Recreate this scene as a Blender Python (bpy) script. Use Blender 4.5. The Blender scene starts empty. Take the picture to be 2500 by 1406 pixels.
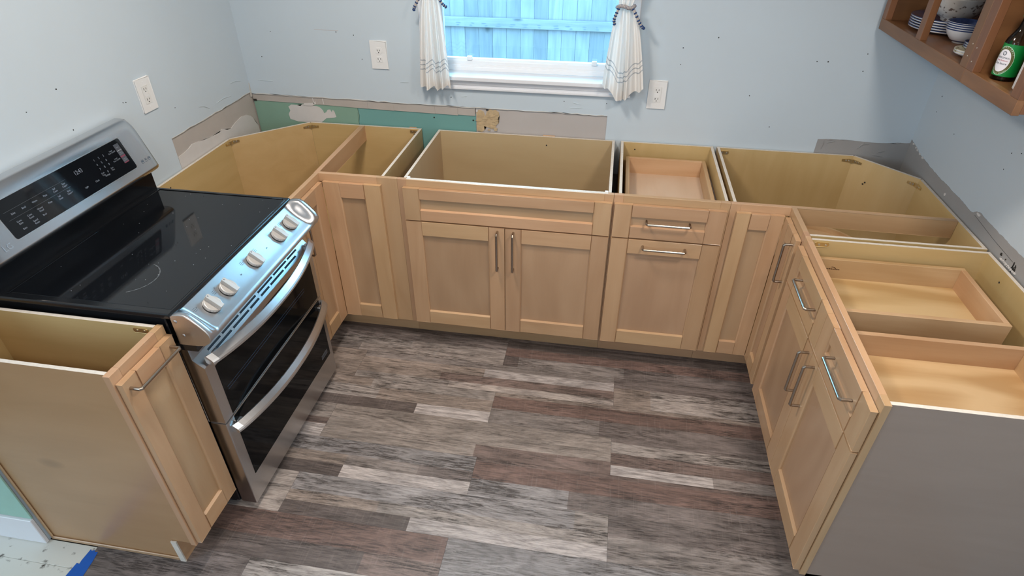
import bpy, bmesh, math, random
from mathutils import Vector, Matrix
random.seed(7)
SC = bpy.context.scene
COL = SC.collection

# ------------------------------------------------------------------ camera, world, lights, exposure
cam_d = bpy.data.cameras.new('camera')
cam_d.sensor_fit = 'HORIZONTAL'; cam_d.sensor_width = 36.0
cam_d.lens = 36.0 * 1468.16 / 2500.0
cam_d.clip_start = 0.02; cam_d.clip_end = 200
cam = bpy.data.objects.new('camera', cam_d); COL.objects.link(cam)
PITCH, ROLL, YAW = 0.9585, 0.0026, 0.1606
cam.matrix_world = Matrix.Translation((1.2129, -2.2422, 1.9632)) @ (Matrix.Rotation(YAW, 4, 'Z') @ Matrix.Rotation(PITCH, 4, 'X') @ Matrix.Rotation(ROLL, 4, 'Z'))
SC.camera = cam

w = bpy.data.worlds.new('sky'); SC.world = w; w.use_nodes = True
bg = w.node_tree.nodes['Background']
bg.inputs[0].default_value = (0.25, 0.64, 0.96, 1)
bg.inputs[1].default_value = 20.0

def area(name, loc, size, power, col, target=None, shape='DISK', size_y=None, spread=None):
    d = bpy.data.lights.new(name, 'AREA'); d.shape = shape; d.size = size
    if size_y: d.size_y = size_y
    d.energy = power; d.color = col
    if spread: d.spread = spread
    o = bpy.data.objects.new(name, d); COL.objects.link(o); o.location = loc
    if target is not None:
        v = Vector(target) - Vector(loc); o.rotation_euler = v.to_track_quat('-Z', 'Y').to_euler()
    return o
WARM = (1.0, 0.90, 0.79)
area('ceiling_lamp', (0.45, -0.60, 2.42), 0.30, 23, WARM)
area('ceiling_lamp', (1.95, -1.15, 2.42), 0.30, 21, WARM)
area('ceiling_lamp', (0.75, -2.75, 2.42), 0.40, 20, WARM)
area('side_room_daylight', (-2.2, -3.0, 1.5), 1.3, 44, (0.66, 0.84, 1.0), (0.6, -0.8, 0.8), 'RECTANGLE', 1.5)
area('rear_daylight', (1.4, -4.3, 1.5), 1.6, 20, (0.66, 0.84, 1.0), (1.2, 0.0, 0.9), 'RECTANGLE', 1.3)

SC.view_settings.view_transform = 'Standard'
try: SC.view_settings.look = 'None'
except Exception: pass
SC.view_settings.gamma = 1.0
SC.view_settings.use_curve_mapping = False
SC.view_settings.exposure = 0.0
SC.cycles.use_denoising = True
SC.cycles.max_bounces = 10
SC.cycles.diffuse_bounces = 5
SC.cycles.glossy_bounces = 5
SC.cycles.transparent_max_bounces = 12
SC.cycles.sample_clamp_indirect = 6.0

# ------------------------------------------------------------------ helpers
def tag(o, label=None, cat=None, group=None, kind=None):
    if label: o['label'] = label
    if cat: o['category'] = cat
    if group: o['group'] = group
    if kind: o['kind'] = kind
    return o

def empty(name, loc=(0, 0, 0), parent=None):
    o = bpy.data.objects.new(name, None); o.empty_display_size = .05
    COL.objects.link(o)
    if parent is not None:
        o.parent = parent
        o.location = Vector(loc) - wl(parent)
    else:
        o.location = loc
    return o

def wl(o):                                  # world location of an untransformed chain
    v = Vector((0, 0, 0))
    while o is not None:
        v += Vector(o.location); o = o.parent
    return v

def link(name, me, mat, parent=None, origin=None):
    """mesh vertices are given in world space; they are moved to the object's origin"""
    o = bpy.data.objects.new(name, me); COL.objects.link(o)
    if parent is not None:
        og = wl(parent); o.parent = parent
    else:
        og = Vector(origin) if origin is not None else Vector((0, 0, 0))
        o.location = og
    if og.length > 0: me.transform(Matrix.Translation(-og))
    if mat is not None:
        for m in (mat if isinstance(mat, (list, tuple)) else [mat]): me.materials.append(m)
    return o

def fin(name, bm, mat, parent=None, origin=None, smooth=False, bev=0.0, seg=1, angle=30):
    bmesh.ops.remove_doubles(bm, verts=bm.verts, dist=1e-6)
    if bev > 0:
        es = [e for e in bm.edges if len(e.link_faces) == 2 and e.calc_face_angle(0) > math.radians(angle)]
        bmesh.ops.bevel(bm, geom=es, offset=bev, segments=seg, affect='EDGES', profile=0.5, clamp_overlap=True)
    bmesh.ops.recalc_face_normals(bm, faces=bm.faces)
    me = bpy.data.meshes.new(name)
    bm.to_mesh(me); bm.free()
    if smooth:
        for p in me.polygons: p.use_smooth = True
    return link(name, me, mat, parent, origin)

def abox(bm, x0, x1, y0, y1, z0, z1):
    if x0 > x1: x0, x1 = x1, x0
    if y0 > y1: y0, y1 = y1, y0
    if z0 > z1: z0, z1 = z1, z0
    v = [bm.verts.new(p) for p in ((x0,y0,z0),(x1,y0,z0),(x1,y1,z0),(x0,y1,z0),(x0,y0,z1),(x1,y0,z1),(x1,y1,z1),(x0,y1,z1))]
    for f in ((0,3,2,1),(4,5,6,7),(0,1,5,4),(1,2,6,5),(2,3,7,6),(3,0,4,7)): bm.faces.new([v[i] for i in f])
    return v

def box(name, b, mat, parent=None, bev=0.0008, seg=1, origin=None):
    bm = bmesh.new(); abox(bm, *b)
    return fin(name, bm, mat, parent, origin, bev=bev, seg=seg)

def prism(bm, pts, fn, t0, t1):
    """pts 2-D outline, fn(u,v,t) -> xyz"""
    a = [bm.verts.new(fn(u, v, t0)) for u, v in pts]; b = [bm.verts.new(fn(u, v, t1)) for u, v in pts]
    fa = bm.faces.new(a); fb = bm.faces.new(list(reversed(b)))
    n = len(pts)
    for i in range(n): bm.faces.new([a[i], a[(i+1) % n], b[(i+1) % n], b[i]])
    bmesh.ops.triangulate(bm, faces=[fa, fb])

def slab(name, pts, fn, t0, t1, mat, parent=None, bev=0, origin=None):
    bm = bmesh.new(); prism(bm, pts, fn, t0, t1)
    return fin(name, bm, mat, parent, origin, bev=bev)

XZ = lambda u, v, t: (u, t, v)      # outline in x,z ; thickness along y
YZ = lambda u, v, t: (t, u, v)
XY = lambda u, v, t: (u, v, t)

def lathe(bm, prof, c, n=40, cap=True):
    rings = []
    for r, z in prof:
        if r < 1e-6: rings.append([bm.verts.new((c[0], c[1], c[2] + z))])
        else: rings.append([bm.verts.new((c[0] + r*math.cos(2*math.pi*i/n), c[1] + r*math.sin(2*math.pi*i/n), c[2] + z)) for i in range(n)])
    for a, b in zip(rings, rings[1:]):
        if len(a) == 1 and len(b) == 1: continue
        for i in range(n):
            j = (i+1) % n
            if len(a) == 1: bm.faces.new([a[0], b[j], b[i]])
            elif len(b) == 1: bm.faces.new([a[i], a[j], b[0]])
            else: bm.faces.new([a[i], a[j], b[j], b[i]])

def tube(bm, pts, r, n=10, cap=True, ref=None):
    pts = [Vector(p) for p in pts]; rings = []
    up = Vector(ref) if ref else None
    for i, p in enumerate(pts):
        if i == 0: t = pts[1]-p
        elif i == len(pts)-1: t = p-pts[i-1]
        else: t = (pts[i+1]-p).normalized() + (p-pts[i-1]).normalized()
        t.normalize()
        if up is None:
            up = Vector((0, 0, 1)) if abs(t.z) < .9 else Vector((1, 0, 0))
        a = t.cross(up)
        if a.length < 1e-4: a = t.orthogonal()
        a.normalize(); b = a.cross(t).normalized(); up = b
        rr = r[i] if isinstance(r, (list, tuple)) else r
        sc = 1.0
        if 0 < i < len(pts)-1:
            c = (pts[i]-pts[i-1]).normalized().dot((pts[i+1]-pts[i]).normalized())
            sc = 1.0/max(.6, math.sqrt((1+c)/2))
        rings.append([bm.verts.new(p + (a*math.cos(2*math.pi*k/n) + b*math.sin(2*math.pi*k/n))*rr*(sc if sc < 1.3 else 1.3)) for k in range(n)])
    for A, B in zip(rings, rings[1:]):
        for k in range(n): bm.faces.new([A[k], A[(k+1) % n], B[(k+1) % n], B[k]])
    if cap:
        bm.faces.new(list(reversed(rings[0]))); bm.faces.new(rings[-1])

def text_mesh(bm, s, size, fn, align='CENTER', bold=0.0, xs=1.0):
    cu = bpy.data.curves.new('t', 'FONT'); cu.body = s; cu.size = size; cu.align_x = align; cu.align_y = 'CENTER'
    cu.resolution_u = 3; cu.offset = bold
    o = bpy.data.objects.new('t', cu)
    me = bpy.data.meshes.new_from_object(o)
    vs = [bm.verts.new(fn(v.co.x*xs, v.co.y)) for v in me.vertices]
    for p in me.polygons:
        try: bm.faces.new([vs[i] for i in p.vertices])
        except ValueError: pass
    bpy.data.objects.remove(o); bpy.data.curves.remove(cu); bpy.data.meshes.remove(me)

def lettering(name, items, mat, parent):
    bm = bmesh.new()
    for s, size, fn, al, xs in items: text_mesh(bm, s, size, fn, al, 0.0, xs)
    me = bpy.data.meshes.new(name); bm.to_mesh(me); bm.free()
    return tag(link(name, me, mat, parent), None, None, None, 'stuff')

# ------------------------------------------------------------------ materials
def new_mat(name):
    m = bpy.data.materials.new(name); m.use_nodes = True
    nt = m.node_tree; b = nt.nodes['Principled BSDF']
    return m, nt, b

def N(nt, t, **kw):
    n = nt.nodes.new(t)
    for k, v in kw.items():
        if hasattr(n, k): setattr(n, k, v)
    return n

def plain(name, col, rough=.5, metal=0.0, noise=0.0, nscale=20, bump=0.0, coat=0.0, spec=None):
    m, nt, b = new_mat(name)
    b.inputs['Base Color'].default_value = (*col, 1); b.inputs['Roughness'].default_value = rough; b.inputs['Metallic'].default_value = metal
    if coat: b.inputs['Coat Weight'].default_value = coat; b.inputs['Coat Roughness'].default_value = .15
    if spec is not None: b.inputs['Specular IOR Level'].default_value = spec
    tc = N(nt, 'ShaderNodeTexCoord'); ns = N(nt, 'ShaderNodeTexNoise'); ns.inputs['Scale'].default_value = nscale; ns.inputs['Detail'].default_value = 4
    nt.links.new(tc.outputs['Object'], ns.inputs['Vector'])
    mx = N(nt, 'ShaderNodeMix', data_type='RGBA'); mx.blend_type = 'MIX'
    k = max(noise, .02)
    mx.inputs[6].default_value = tuple(min(1, c*(1-k)) for c in col) + (1,)
    mx.inputs[7].default_value = tuple(min(1, c*(1+k)) for c in col) + (1,)
    nt.links.new(ns.outputs[0], mx.inputs[0]); nt.links.new(mx.outputs[2], b.inputs['Base Color'])
    if bump:
        bp = N(nt, 'ShaderNodeBump'); bp.inputs['Strength'].default_value = bump; bp.inputs['Distance'].default_value = .002
        nt.links.new(ns.outputs[0], bp.inputs['Height']); nt.links.new(bp.outputs[0], b.inputs['Normal'])
    return m

def wood(name, light, dark, axis, rough=.38, coat=.15, stretch=8.0, contrast=.8, knots=0.0, var=.10, fig=.25, dust=0.0):
    """grain runs along `axis` (0,1,2)"""
    m, nt, b = new_mat(name)
    L = nt.links.new
    tc = N(nt, 'ShaderNodeTexCoord'); oi = N(nt, 'ShaderNodeObjectInfo')
    vm = N(nt, 'ShaderNodeVectorMath', operation='MULTIPLY_ADD')
    cmb = N(nt, 'ShaderNodeCombineXYZ')
    for i, f in enumerate((13.0, 29.0, 47.0)):
        mm = N(nt, 'ShaderNodeMath', operation='MULTIPLY'); mm.inputs[1].default_value = f
        L(oi.outputs['Random'], mm.inputs[0]); L(mm.outputs[0], cmb.inputs[i])
    vm.inputs[1].default_value = (1, 1, 1)
    L(tc.outputs['Object'], vm.inputs[0]); L(cmb.outputs[0], vm.inputs[2])
    mp = N(nt, 'ShaderNodeMapping')
    s = [stretch]*3; s[axis] = 1.1
    mp.inputs['Scale'].default_value = s
    L(vm.outputs[0], mp.inputs['Vector'])
    n1 = N(nt, 'ShaderNodeTexNoise'); n1.inputs['Scale'].default_value = 1.6; n1.inputs['Detail'].default_value = 5; n1.inputs['Distortion'].default_value = 1.2
    L(mp.outputs[0], n1.inputs['Vector'])
    mp2 = N(nt, 'ShaderNodeMapping'); s2 = [150]*3; s2[axis] = 5
    mp2.inputs['Scale'].default_value = s2; L(vm.outputs[0], mp2.inputs['Vector'])
    n2 = N(nt, 'ShaderNodeTexNoise'); n2.inputs['Scale'].default_value = 1.0; n2.inputs['Detail'].default_value = 2
    L(mp2.outputs[0], n2.inputs['Vector'])
    mp3 = N(nt, 'ShaderNodeMapping'); s3 = [4.5]*3; s3[axis] = 1.4
    mp3.inputs['Scale'].default_value = s3; L(vm.outputs[0], mp3.inputs['Vector'])
    n3 = N(nt, 'ShaderNodeTexNoise'); n3.inputs['Scale'].default_value = 1.0; n3.inputs['Detail'].default_value = 1
    L(mp3.outputs[0], n3.inputs['Vector'])
    wv = N(nt, 'ShaderNodeMath', operation='MULTIPLY'); wv.inputs[1].default_value = 26; L(n3.outputs[0], wv.inputs[0])
    sn = N(nt, 'ShaderNodeMath', operation='SINE'); L(wv.outputs[0], sn.inputs[0])
    a1 = N(nt, 'ShaderNodeMath', operation='MULTIPLY'); a1.inputs[1].default_value = fig*.35; L(sn.outputs[0], a1.inputs[0])
    a2 = N(nt, 'ShaderNodeMath', operation='MULTIPLY_ADD'); a2.inputs[1].default_value = .16; L(n2.outputs[0], a2.inputs[0]); L(a1.outputs[0], a2.inputs[2])
    a3 = N(nt, 'ShaderNodeMath', operation='ADD'); L(n1.outputs[0], a3.inputs[0]); L(a2.outputs[0], a3.inputs[1])
    mr = N(nt, 'ShaderNodeMapRange'); mr.inputs[1].default_value = .58-contrast*.5; mr.inputs[2].default_value = .58+contrast*.5
    L(a3.outputs[0], mr.inputs[0])
    mx = N(nt, 'ShaderNodeMix', data_type='RGBA'); mx.inputs[6].default_value = (*dark, 1); mx.inputs[7].default_value = (*light, 1)
    L(mr.outputs[0], mx.inputs[0])
    # tone differs from piece to piece
    vr = N(nt, 'ShaderNodeMapRange'); vr.inputs[3].default_value = 1-var; vr.inputs[4].default_value = 1+var
    L(oi.outputs['Random'], vr.inputs[0])
    wnz = N(nt, 'ShaderNodeTexWhiteNoise', noise_dimensions='1D'); L(oi.outputs['Random'], wnz.inputs['W'])
    hs = N(nt, 'ShaderNodeHueSaturation')
    hr = N(nt, 'ShaderNodeMapRange'); hr.inputs[3].default_value = .5-.006; hr.inputs[4].default_value = .5+.006
    L(wnz.outputs[0], hr.inputs[0]); L(hr.outputs[0], hs.inputs['Hue'])
    L(vr.outputs[0], hs.inputs['Value']); L(mx.outputs[2], hs.inputs['Color'])
    out = hs.outputs[0]
    if knots:
        vo = N(nt, 'ShaderNodeTexVoronoi'); vo.inputs['Scale'].default_value = knots
        mpk = N(nt, 'ShaderNodeMapping'); sk = [1.0]*3; sk[axis] = .5; mpk.inputs['Scale'].default_value = sk
        L(vm.outputs[0], mpk.inputs['Vector']); L(mpk.outputs[0], vo.inputs['Vector'])
        kr = N(nt, 'ShaderNodeMapRange'); kr.inputs[1].default_value = .05; kr.inputs[2].default_value = .13; kr.inputs[3].default_value = .35; kr.inputs[4].default_value = 1.0
        L(vo.outputs[0], kr.inputs[0])
        km = N(nt, 'ShaderNodeMix', data_type='RGBA'); km.blend_type = 'MULTIPLY'; km.inputs[0].default_value = 1
        L(out, km.inputs[6]); L(kr.outputs[0], km.inputs[7]); out = km.outputs[2]
    L(out, b.inputs['Base Color'])
    b.inputs['Roughness'].default_value = rough; b.inputs['Coat Weight'].default_value = coat; b.inputs['Coat Roughness'].default_value = .16
    return m

ML, MD = (0.56, 0.350, 0.200), (0.45, 0.262, 0.138)
maple = [wood('maple_%s' % 'xyz'[i], ML, MD, i, coat=.30) for i in range(3)]
maple_panel = [wood('maple_veneer_%s' % 'xyz'[i], (.485,.310,.182), (.40,.242,.135), i, coat=.22, fig=.5, var=.05, stretch=6) for i in range(3)]
PLY_L, PLY_D = (0.57, 0.405, 0.195), (0.49, 0.335, 0.145)
ply = [wood('birch_ply_%s' % 'xyz'[i], PLY_L, PLY_D, i, rough=.42, coat=.10, contrast=.7, var=.05, stretch=7, fig=.15) for i in range(3)]
skin = [wood('cabinet_skin_%s' % 'xyz'[i], (0.55, 0.40, 0.25), (0.48, 0.335, 0.20), i, rough=.30, coat=.25, contrast=.9, var=.03, stretch=5, fig=.1) for i in range(3)]
greyskin = [wood('grey_skin_%s' % 'xyz'[i], (0.345, 0.262, 0.212), (0.295, 0.222, 0.178), i, rough=.42, coat=.12, contrast=.9, var=.03, stretch=6, fig=.1) for i in range(3)]
drw = [wood('drawer_maple_%s' % 'xyz'[i], (0.62, 0.415, 0.24), (0.46, 0.27, 0.13), i, rough=.42, coat=.1, fig=.55, var=.10) for i in range(3)]
drw_bot = [wood('drawer_bottom_%s' % 'xyz'[i], (0.60, 0.42, 0.22), (0.45, 0.28, 0.12), i, rough=.45, coat=.08, stretch=5, fig=1.3, contrast=.8, var=.04) for i in range(3)]
oldwood = [wood('old_brown_wood_%s' % 'xyz'[i], (0.215, 0.094, 0.038), (0.115, 0.046, 0.017), i, rough=.45, coat=.12, var=.14, contrast=.7) for i in range(3)]
edge_ply = plain('raw_ply_edge', (.66, .60, .53), .75, noise=.18, nscale=90)
fence_wood = [wood('fence_board_%s' % 'xyz'[i], (0.175, 0.150, 0.155), (0.110, 0.095, 0.100), i, rough=.85, coat=0, var=.20, stretch=12, contrast=.6, knots=4.0) for i in range(3)]
nickel = plain('brushed_nickel', (.42, .355, .295), .26, 1.0, noise=.05, nscale=200)
brass = plain('zinc_bracket', (.74, .58, .30), .38, 1.0, noise=.1, nscale=60)
steel = plain('stainless_steel', (.62, .62, .63), .30, 1.0, noise=.03, nscale=120)
steel2 = plain('satin_steel', (.56, .555, .56), .33, 1.0, noise=.04, nscale=160)
def brushed(m, aniso, rough):
    nt = m.node_tree; b = nt.nodes['Principled BSDF']
    cx = N(nt, 'ShaderNodeCombineXYZ'); cx.inputs[0].default_value = .707; cx.inputs[2].default_value = -.707
    b.inputs['Anisotropic'].default_value = aniso; b.inputs['Roughness'].default_value = rough
    nt.links.new(cx.outputs[0], b.inputs['Tangent'])
backsteel = plain('backguard_steel', (.62, .62, .63), .22, 1.0, noise=.03, nscale=120)
brushed(backsteel, .45, .22); brushed(steel, .7, .33); brushed(steel2, .75, .30)
blackgloss = plain('black_glass', (.005, .006, .008), .05, 0, spec=.42)
ovenglass = plain('oven_window_glass', (.004, .005, .006), .06, 0, spec=.12)
blackenamel = plain('black_enamel', (.008, .009, .011), .16)
darkslot = plain('dark_slot', (.004, .008, .02), .6)
knobmat = plain('knob_plastic', (.46, .44, .42), .36, 0.2)
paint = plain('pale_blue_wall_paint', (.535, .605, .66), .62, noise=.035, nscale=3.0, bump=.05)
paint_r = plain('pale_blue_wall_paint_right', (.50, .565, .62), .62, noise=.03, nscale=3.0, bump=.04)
gypsum = plain('bare_drywall_paper', (.44, .395, .36), .85, noise=.09, nscale=14)
greyboard = plain('grey_drywall_paper', (.46, .42, .40), .85, noise=.05, nscale=8)
greenA = plain('green_board', (.22, .36, .28), .8, noise=.10, nscale=5)
greenB = plain('teal_board', (.15, .33, .31), .8, noise=.06, nscale=6)
plaster = plain('joint_compound', (.60, .57, .55), .8, noise=.05, nscale=25)
torn = plain('torn_tan_paper', (.50, .37, .22), .9, noise=.35, nscale=45, bump=.9)
compound_g = plain('grey_skim_compound', (.30, .29, .285), .75, noise=.08, nscale=6, bump=.08)
crack = plain('dark_gap', (.02, .018, .016), .9)
white_trim = plain('white_trim_paint', (.76, .76, .79), .38, noise=.02)
vinyl = plain('white_vinyl', (.82, .83, .85), .35, noise=.02)
outlet_m = plain('outlet_white', (.78, .77, .76), .35)
slotm = plain('outlet_slot', (.03, .028, .026), .7)
tapem = plain('blue_painters_tape', (.008, .10, .46), .55, noise=.1, nscale=60)
china = plain('white_china', (.72, .72, .74), .12, coat=.4)
chinablue = plain('blue_china_glaze', (.035, .06, .16), .14, noise=.6, nscale=80, coat=.4)
lett = plain('grey_print', (.24, .27, .32), .5)
red_print = plain('dim_red_print', (.22, .035, .07), .5)
lightbox = plain('smoky_print_block', (.055, .06, .075), .5)

def ceramic_speckle():
    m, nt, b = new_mat('speckled_stoneware'); L = nt.links.new
    tc = N(nt, 'ShaderNodeTexCoord')
    a = N(nt, 'ShaderNodeTexNoise'); a.inputs['Scale'].default_value = 70; a.inputs['Detail'].default_value = 3; L(tc.outputs['Object'], a.inputs['Vector'])
    r = N(nt, 'ShaderNodeValToRGB'); r.color_ramp.elements[0].position = .34; r.color_ramp.elements[0].color = (.12, .09, .08, 1); r.color_ramp.elements[1].position = .42; r.color_ramp.elements[1].color = (.50, .48, .46, 1)
    L(a.outputs[0], r.inputs[0]); L(r.outputs[0], b.inputs['Base Color']); b.inputs['Roughness'].default_value = .35
    return m
speckle = ceramic_speckle()

def floral():
    m, nt, b = new_mat('floral_saucer_glaze'); L = nt.links.new
    tc = N(nt, 'ShaderNodeTexCoord')
    a = N(nt, 'ShaderNodeTexVoronoi'); a.inputs['Scale'].default_value = 60; L(tc.outputs['Object'], a.inputs['Vector'])
    r = N(nt, 'ShaderNodeValToRGB'); e = r.color_ramp.elements
    e[0].color = (.42, .12, .07, 1); e[1].color = (.62, .55, .42, 1); e[1].position = .55
    x = e.new(.3); x.color = (.12, .16, .05, 1)
    L(a.outputs[0], r.inputs[0]); L(r.outputs[0], b.inputs['Base Color']); b.inputs['Roughness'].default_value = .2
    return m
floralm = floral()

def glass_mat(name, tint, rough=.02, keep=.9):
    m, nt, b = new_mat(name); L = nt.links.new
    nt.nodes.remove(b)
    out = nt.nodes['Material Output']
    tr = N(nt, 'ShaderNodeBsdfTransparent'); tr.inputs[0].default_value = (*tint, 1)
    gl = N(nt, 'ShaderNodeBsdfGlossy'); gl.inputs['Roughness'].default_value = rough
    fr = N(nt, 'ShaderNodeFresnel'); fr.inputs[0].default_value = 1.45
    ms = N(nt, 'ShaderNodeMixShader')
    L(fr.outputs[0], ms.inputs[0]); L(tr.outputs[0], ms.inputs[1]); L(gl.outputs[0], ms.inputs[2]); L(ms.outputs[0], out.inputs[0])
    return m
paneglass = glass_mat('window_glass', (.96, .98, .98))
bottleglass = glass_mat('clear_bottle_glass', (.90, .92, .92), .04)

def plank_mat():
    m, nt, b = new_mat('weathered_vinyl_plank'); L = nt.links.new
    tc = N(nt, 'ShaderNodeTexCoord'); at = N(nt, 'ShaderNodeVertexColor'); at.layer_name = 'tint'
    oi = N(nt, 'ShaderNodeObjectInfo')
    def noise(scale, det=4, dist=0.0, off=0.0):
        cm = N(nt, 'ShaderNodeCombineXYZ'); mu = N(nt, 'ShaderNodeMath', operation='MULTIPLY'); mu.inputs[1].default_value = 31.0
        L(oi.outputs['Random'], mu.inputs[0]); L(mu.outputs[0], cm.inputs[0]); cm.inputs[2].default_value = off
        ad = N(nt, 'ShaderNodeVectorMath', operation='ADD'); L(tc.outputs['Object'], ad.inputs[0]); L(cm.outputs[0], ad.inputs[1])
        mp = N(nt, 'ShaderNodeMapping'); mp.inputs['Scale'].default_value = scale; L(ad.outputs[0], mp.inputs['Vector'])
        n = N(nt, 'ShaderNodeTexNoise'); n.inputs['Scale'].default_value = 1; n.inputs['Detail'].default_value = det; n.inputs['Roughness'].default_value = .72; n.inputs['Distortion'].default_value = dist
        L(mp.outputs[0], n.inputs['Vector']); return n.outputs[0]
    def rng(s, a, b_, c, d):
        r = N(nt, 'ShaderNodeMapRange'); r.interpolation_type = 'SMOOTHSTEP'
        r.inputs[1].default_value = a; r.inputs[2].default_value = b_; r.inputs[3].default_value = c; r.inputs[4].default_value = d; L(s, r.inputs[0]); return r.outputs[0]
    big = noise((2.4, 24, 1), 9, .7); fine = noise((16, 190, 1), 7, .5, 3.0); low = noise((3.0, 9, 1), 4, .5, 17.0); cross = noise((120, 7, 1), 2, 0, 9.0); ring = noise((1.4, 9, 1), 1, .6, 5.0)
    # dark weathered streaks, strength from the alpha of the print colour
    streak = rng(big, .38, .56, 1.0, 0.0)
    fstreak = rng(fine, .40, .58, 1.0, 0.0)
    sm = N(nt, 'ShaderNodeMath', operation='MULTIPLY'); L(streak, sm.inputs[0]); L(at.outputs['Alpha'], sm.inputs[1])
    f2 = N(nt, 'ShaderNodeMath', operation='MULTIPLY'); f2.inputs[1].default_value = .38; L(fstreak, f2.inputs[0])
    sw = N(nt, 'ShaderNodeMath', operation='MULTIPLY'); sw.inputs[1].default_value = 55; L(ring, sw.inputs[0])
    sn = N(nt, 'ShaderNodeMath', operation='SINE'); L(sw.outputs[0], sn.inputs[0])
    rg = rng(sn.outputs[0], -.2, 1.0, 0.0, .22)
    fs = N(nt, 'ShaderNodeMath', operation='MULTIPLY_ADD'); fs.inputs[1].default_value = .65; L(fstreak, fs.inputs[0]); fs.inputs[2].default_value = .35
    s2 = N(nt, 'ShaderNodeMath', operation='MULTIPLY'); L(sm.outputs[0], s2.inputs[0]); L(fs.outputs[0], s2.inputs[1])
    a1 = N(nt, 'ShaderNodeMath', operation='ADD'); L(s2.outputs[0], a1.inputs[0]); L(f2.outputs[0], a1.inputs[1])
    a2 = N(nt, 'ShaderNodeMath', operation='ADD', use_clamp=True); L(a1.outputs[0], a2.inputs[0]); L(rg, a2.inputs[1])
    mx = N(nt, 'ShaderNodeMix', data_type='RGBA'); mx.inputs[7].default_value = (.038, .031, .029, 1)
    cl = N(nt, 'ShaderNodeMath', operation='MULTIPLY'); cl.inputs[1].default_value = .92; L(a2.outputs[0], cl.inputs[0])
    L(cl.outputs[0], mx.inputs[0])
    hv = N(nt, 'ShaderNodeHueSaturation'); L(rng(low, .30, .70, .72, 1.26), hv.inputs['Value']); L(at.outputs['Color'], hv.inputs['Color']); L(hv.outputs[0], mx.inputs[6])
    # chalky saw marks across the grain
    cw = rng(cross, .52, .78, 0.0, .13)
    m2 = N(nt, 'ShaderNodeMix', data_type='RGBA'); m2.inputs[7].default_value = (.42, .37, .35, 1)
    L(cw, m2.inputs[0]); L(mx.outputs[2], m2.inputs[6]); L(m2.outputs[2], b.inputs['Base Color'])
    b.inputs['Roughness'].default_value = .42
    bp = N(nt, 'ShaderNodeBump'); bp.inputs['Strength'].default_value = .12; bp.inputs['Distance'].default_value = .001
    L(fine, bp.inputs['Height']); L(bp.outputs[0], b.inputs['Normal'])
    return m
plankm = plank_mat()

def subfloor_mat():
    m, nt, b = new_mat('old_white_painted_boards'); L = nt.links.new
    tc = N(nt, 'ShaderNodeTexCoord')
    a = N(nt, 'ShaderNodeTexNoise'); a.inputs['Scale'].default_value = 28; a.inputs['Detail'].default_value = 6; L(tc.outputs['Object'], a.inputs['Vector'])
    r = N(nt, 'ShaderNodeValToRGB'); e = r.color_ramp.elements
    e[0].position = .30; e[0].color = (.06, .045, .035, 1); e[1].position = .40; e[1].color = (.66, .66, .61, 1)
    L(a.outputs[0], r.inputs[0]); L(r.outputs[0], b.inputs['Base Color']); b.inputs['Roughness'].default_value = .7
    return m
subm = subfloor_mat()

def cloth_mat():
    m, nt, b = new_mat('cream_curtain_cloth'); L = nt.links.new
    uv = N(nt, 'ShaderNodeUVMap'); sp = N(nt, 'ShaderNodeSeparateXYZ'); L(uv.outputs[0], sp.inputs[0])
    acc = None
    for c in (.082, .102, .122):
        s = N(nt, 'ShaderNodeMath', operation='SUBTRACT'); s.inputs[1].default_value = c; L(sp.outputs[1], s.inputs[0])
        ab = N(nt, 'ShaderNodeMath', operation='ABSOLUTE'); L(s.outputs[0], ab.inputs[0])
        lt = N(nt, 'ShaderNodeMath', operation='LESS_THAN'); lt.inputs[1].default_value = .0026; L(ab.outputs[0], lt.inputs[0])
        if acc is None: acc = lt.outputs[0]
        else:
            mxm = N(nt, 'ShaderNodeMath', operation='MAXIMUM'); L(acc, mxm.inputs[0]); L(lt.outputs[0], mxm.inputs[1]); acc = mxm.outputs[0]
    mx = N(nt, 'ShaderNodeMix', data_type='RGBA'); mx.inputs[6].default_value = (.84, .80, .76, 1); mx.inputs[7].default_value = (.34, .36, .39, 1)
    sc = N(nt, 'ShaderNodeMath', operation='MULTIPLY'); sc.inputs[1].default_value = .75; L(acc, sc.inputs[0]); L(sc.outputs[0], mx.inputs[0])
    df = N(nt, 'ShaderNodeBsdfDiffuse'); L(mx.outputs[2], df.inputs[0])
    tl = N(nt, 'ShaderNodeBsdfTranslucent'); L(mx.outputs[2], tl.inputs[0])
    ms = N(nt, 'ShaderNodeMixShader'); ms.inputs[0].default_value = .15
    L(df.outputs[0], ms.inputs[1]); L(tl.outputs[0], ms.inputs[2]); L(ms.outputs[0], nt.nodes['Material Output'].inputs[0])
    return m
clothm = cloth_mat()
cordb = plain('navy_cord', (.012, .05, .17), .8)
cordt = plain('cream_cord', (.46, .40, .36), .8)

# ------------------------------------------------------------------ constants of the room
T = 0.876                    # cabinet top
XR = 1.953                   # right run frame line
YB, XL, XW = 0.600, -0.603, 2.566
ZC = 2.44
YS = -1.290                  # end of the left wall, where it turns to the left
D0, D1 = 0.0025, 0.0205      # door back / door front offsets from the frame face

# ------------------------------------------------------------------ setting: walls
STR = lambda o, lab=None: tag(o, lab, None, None, 'structure')
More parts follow.
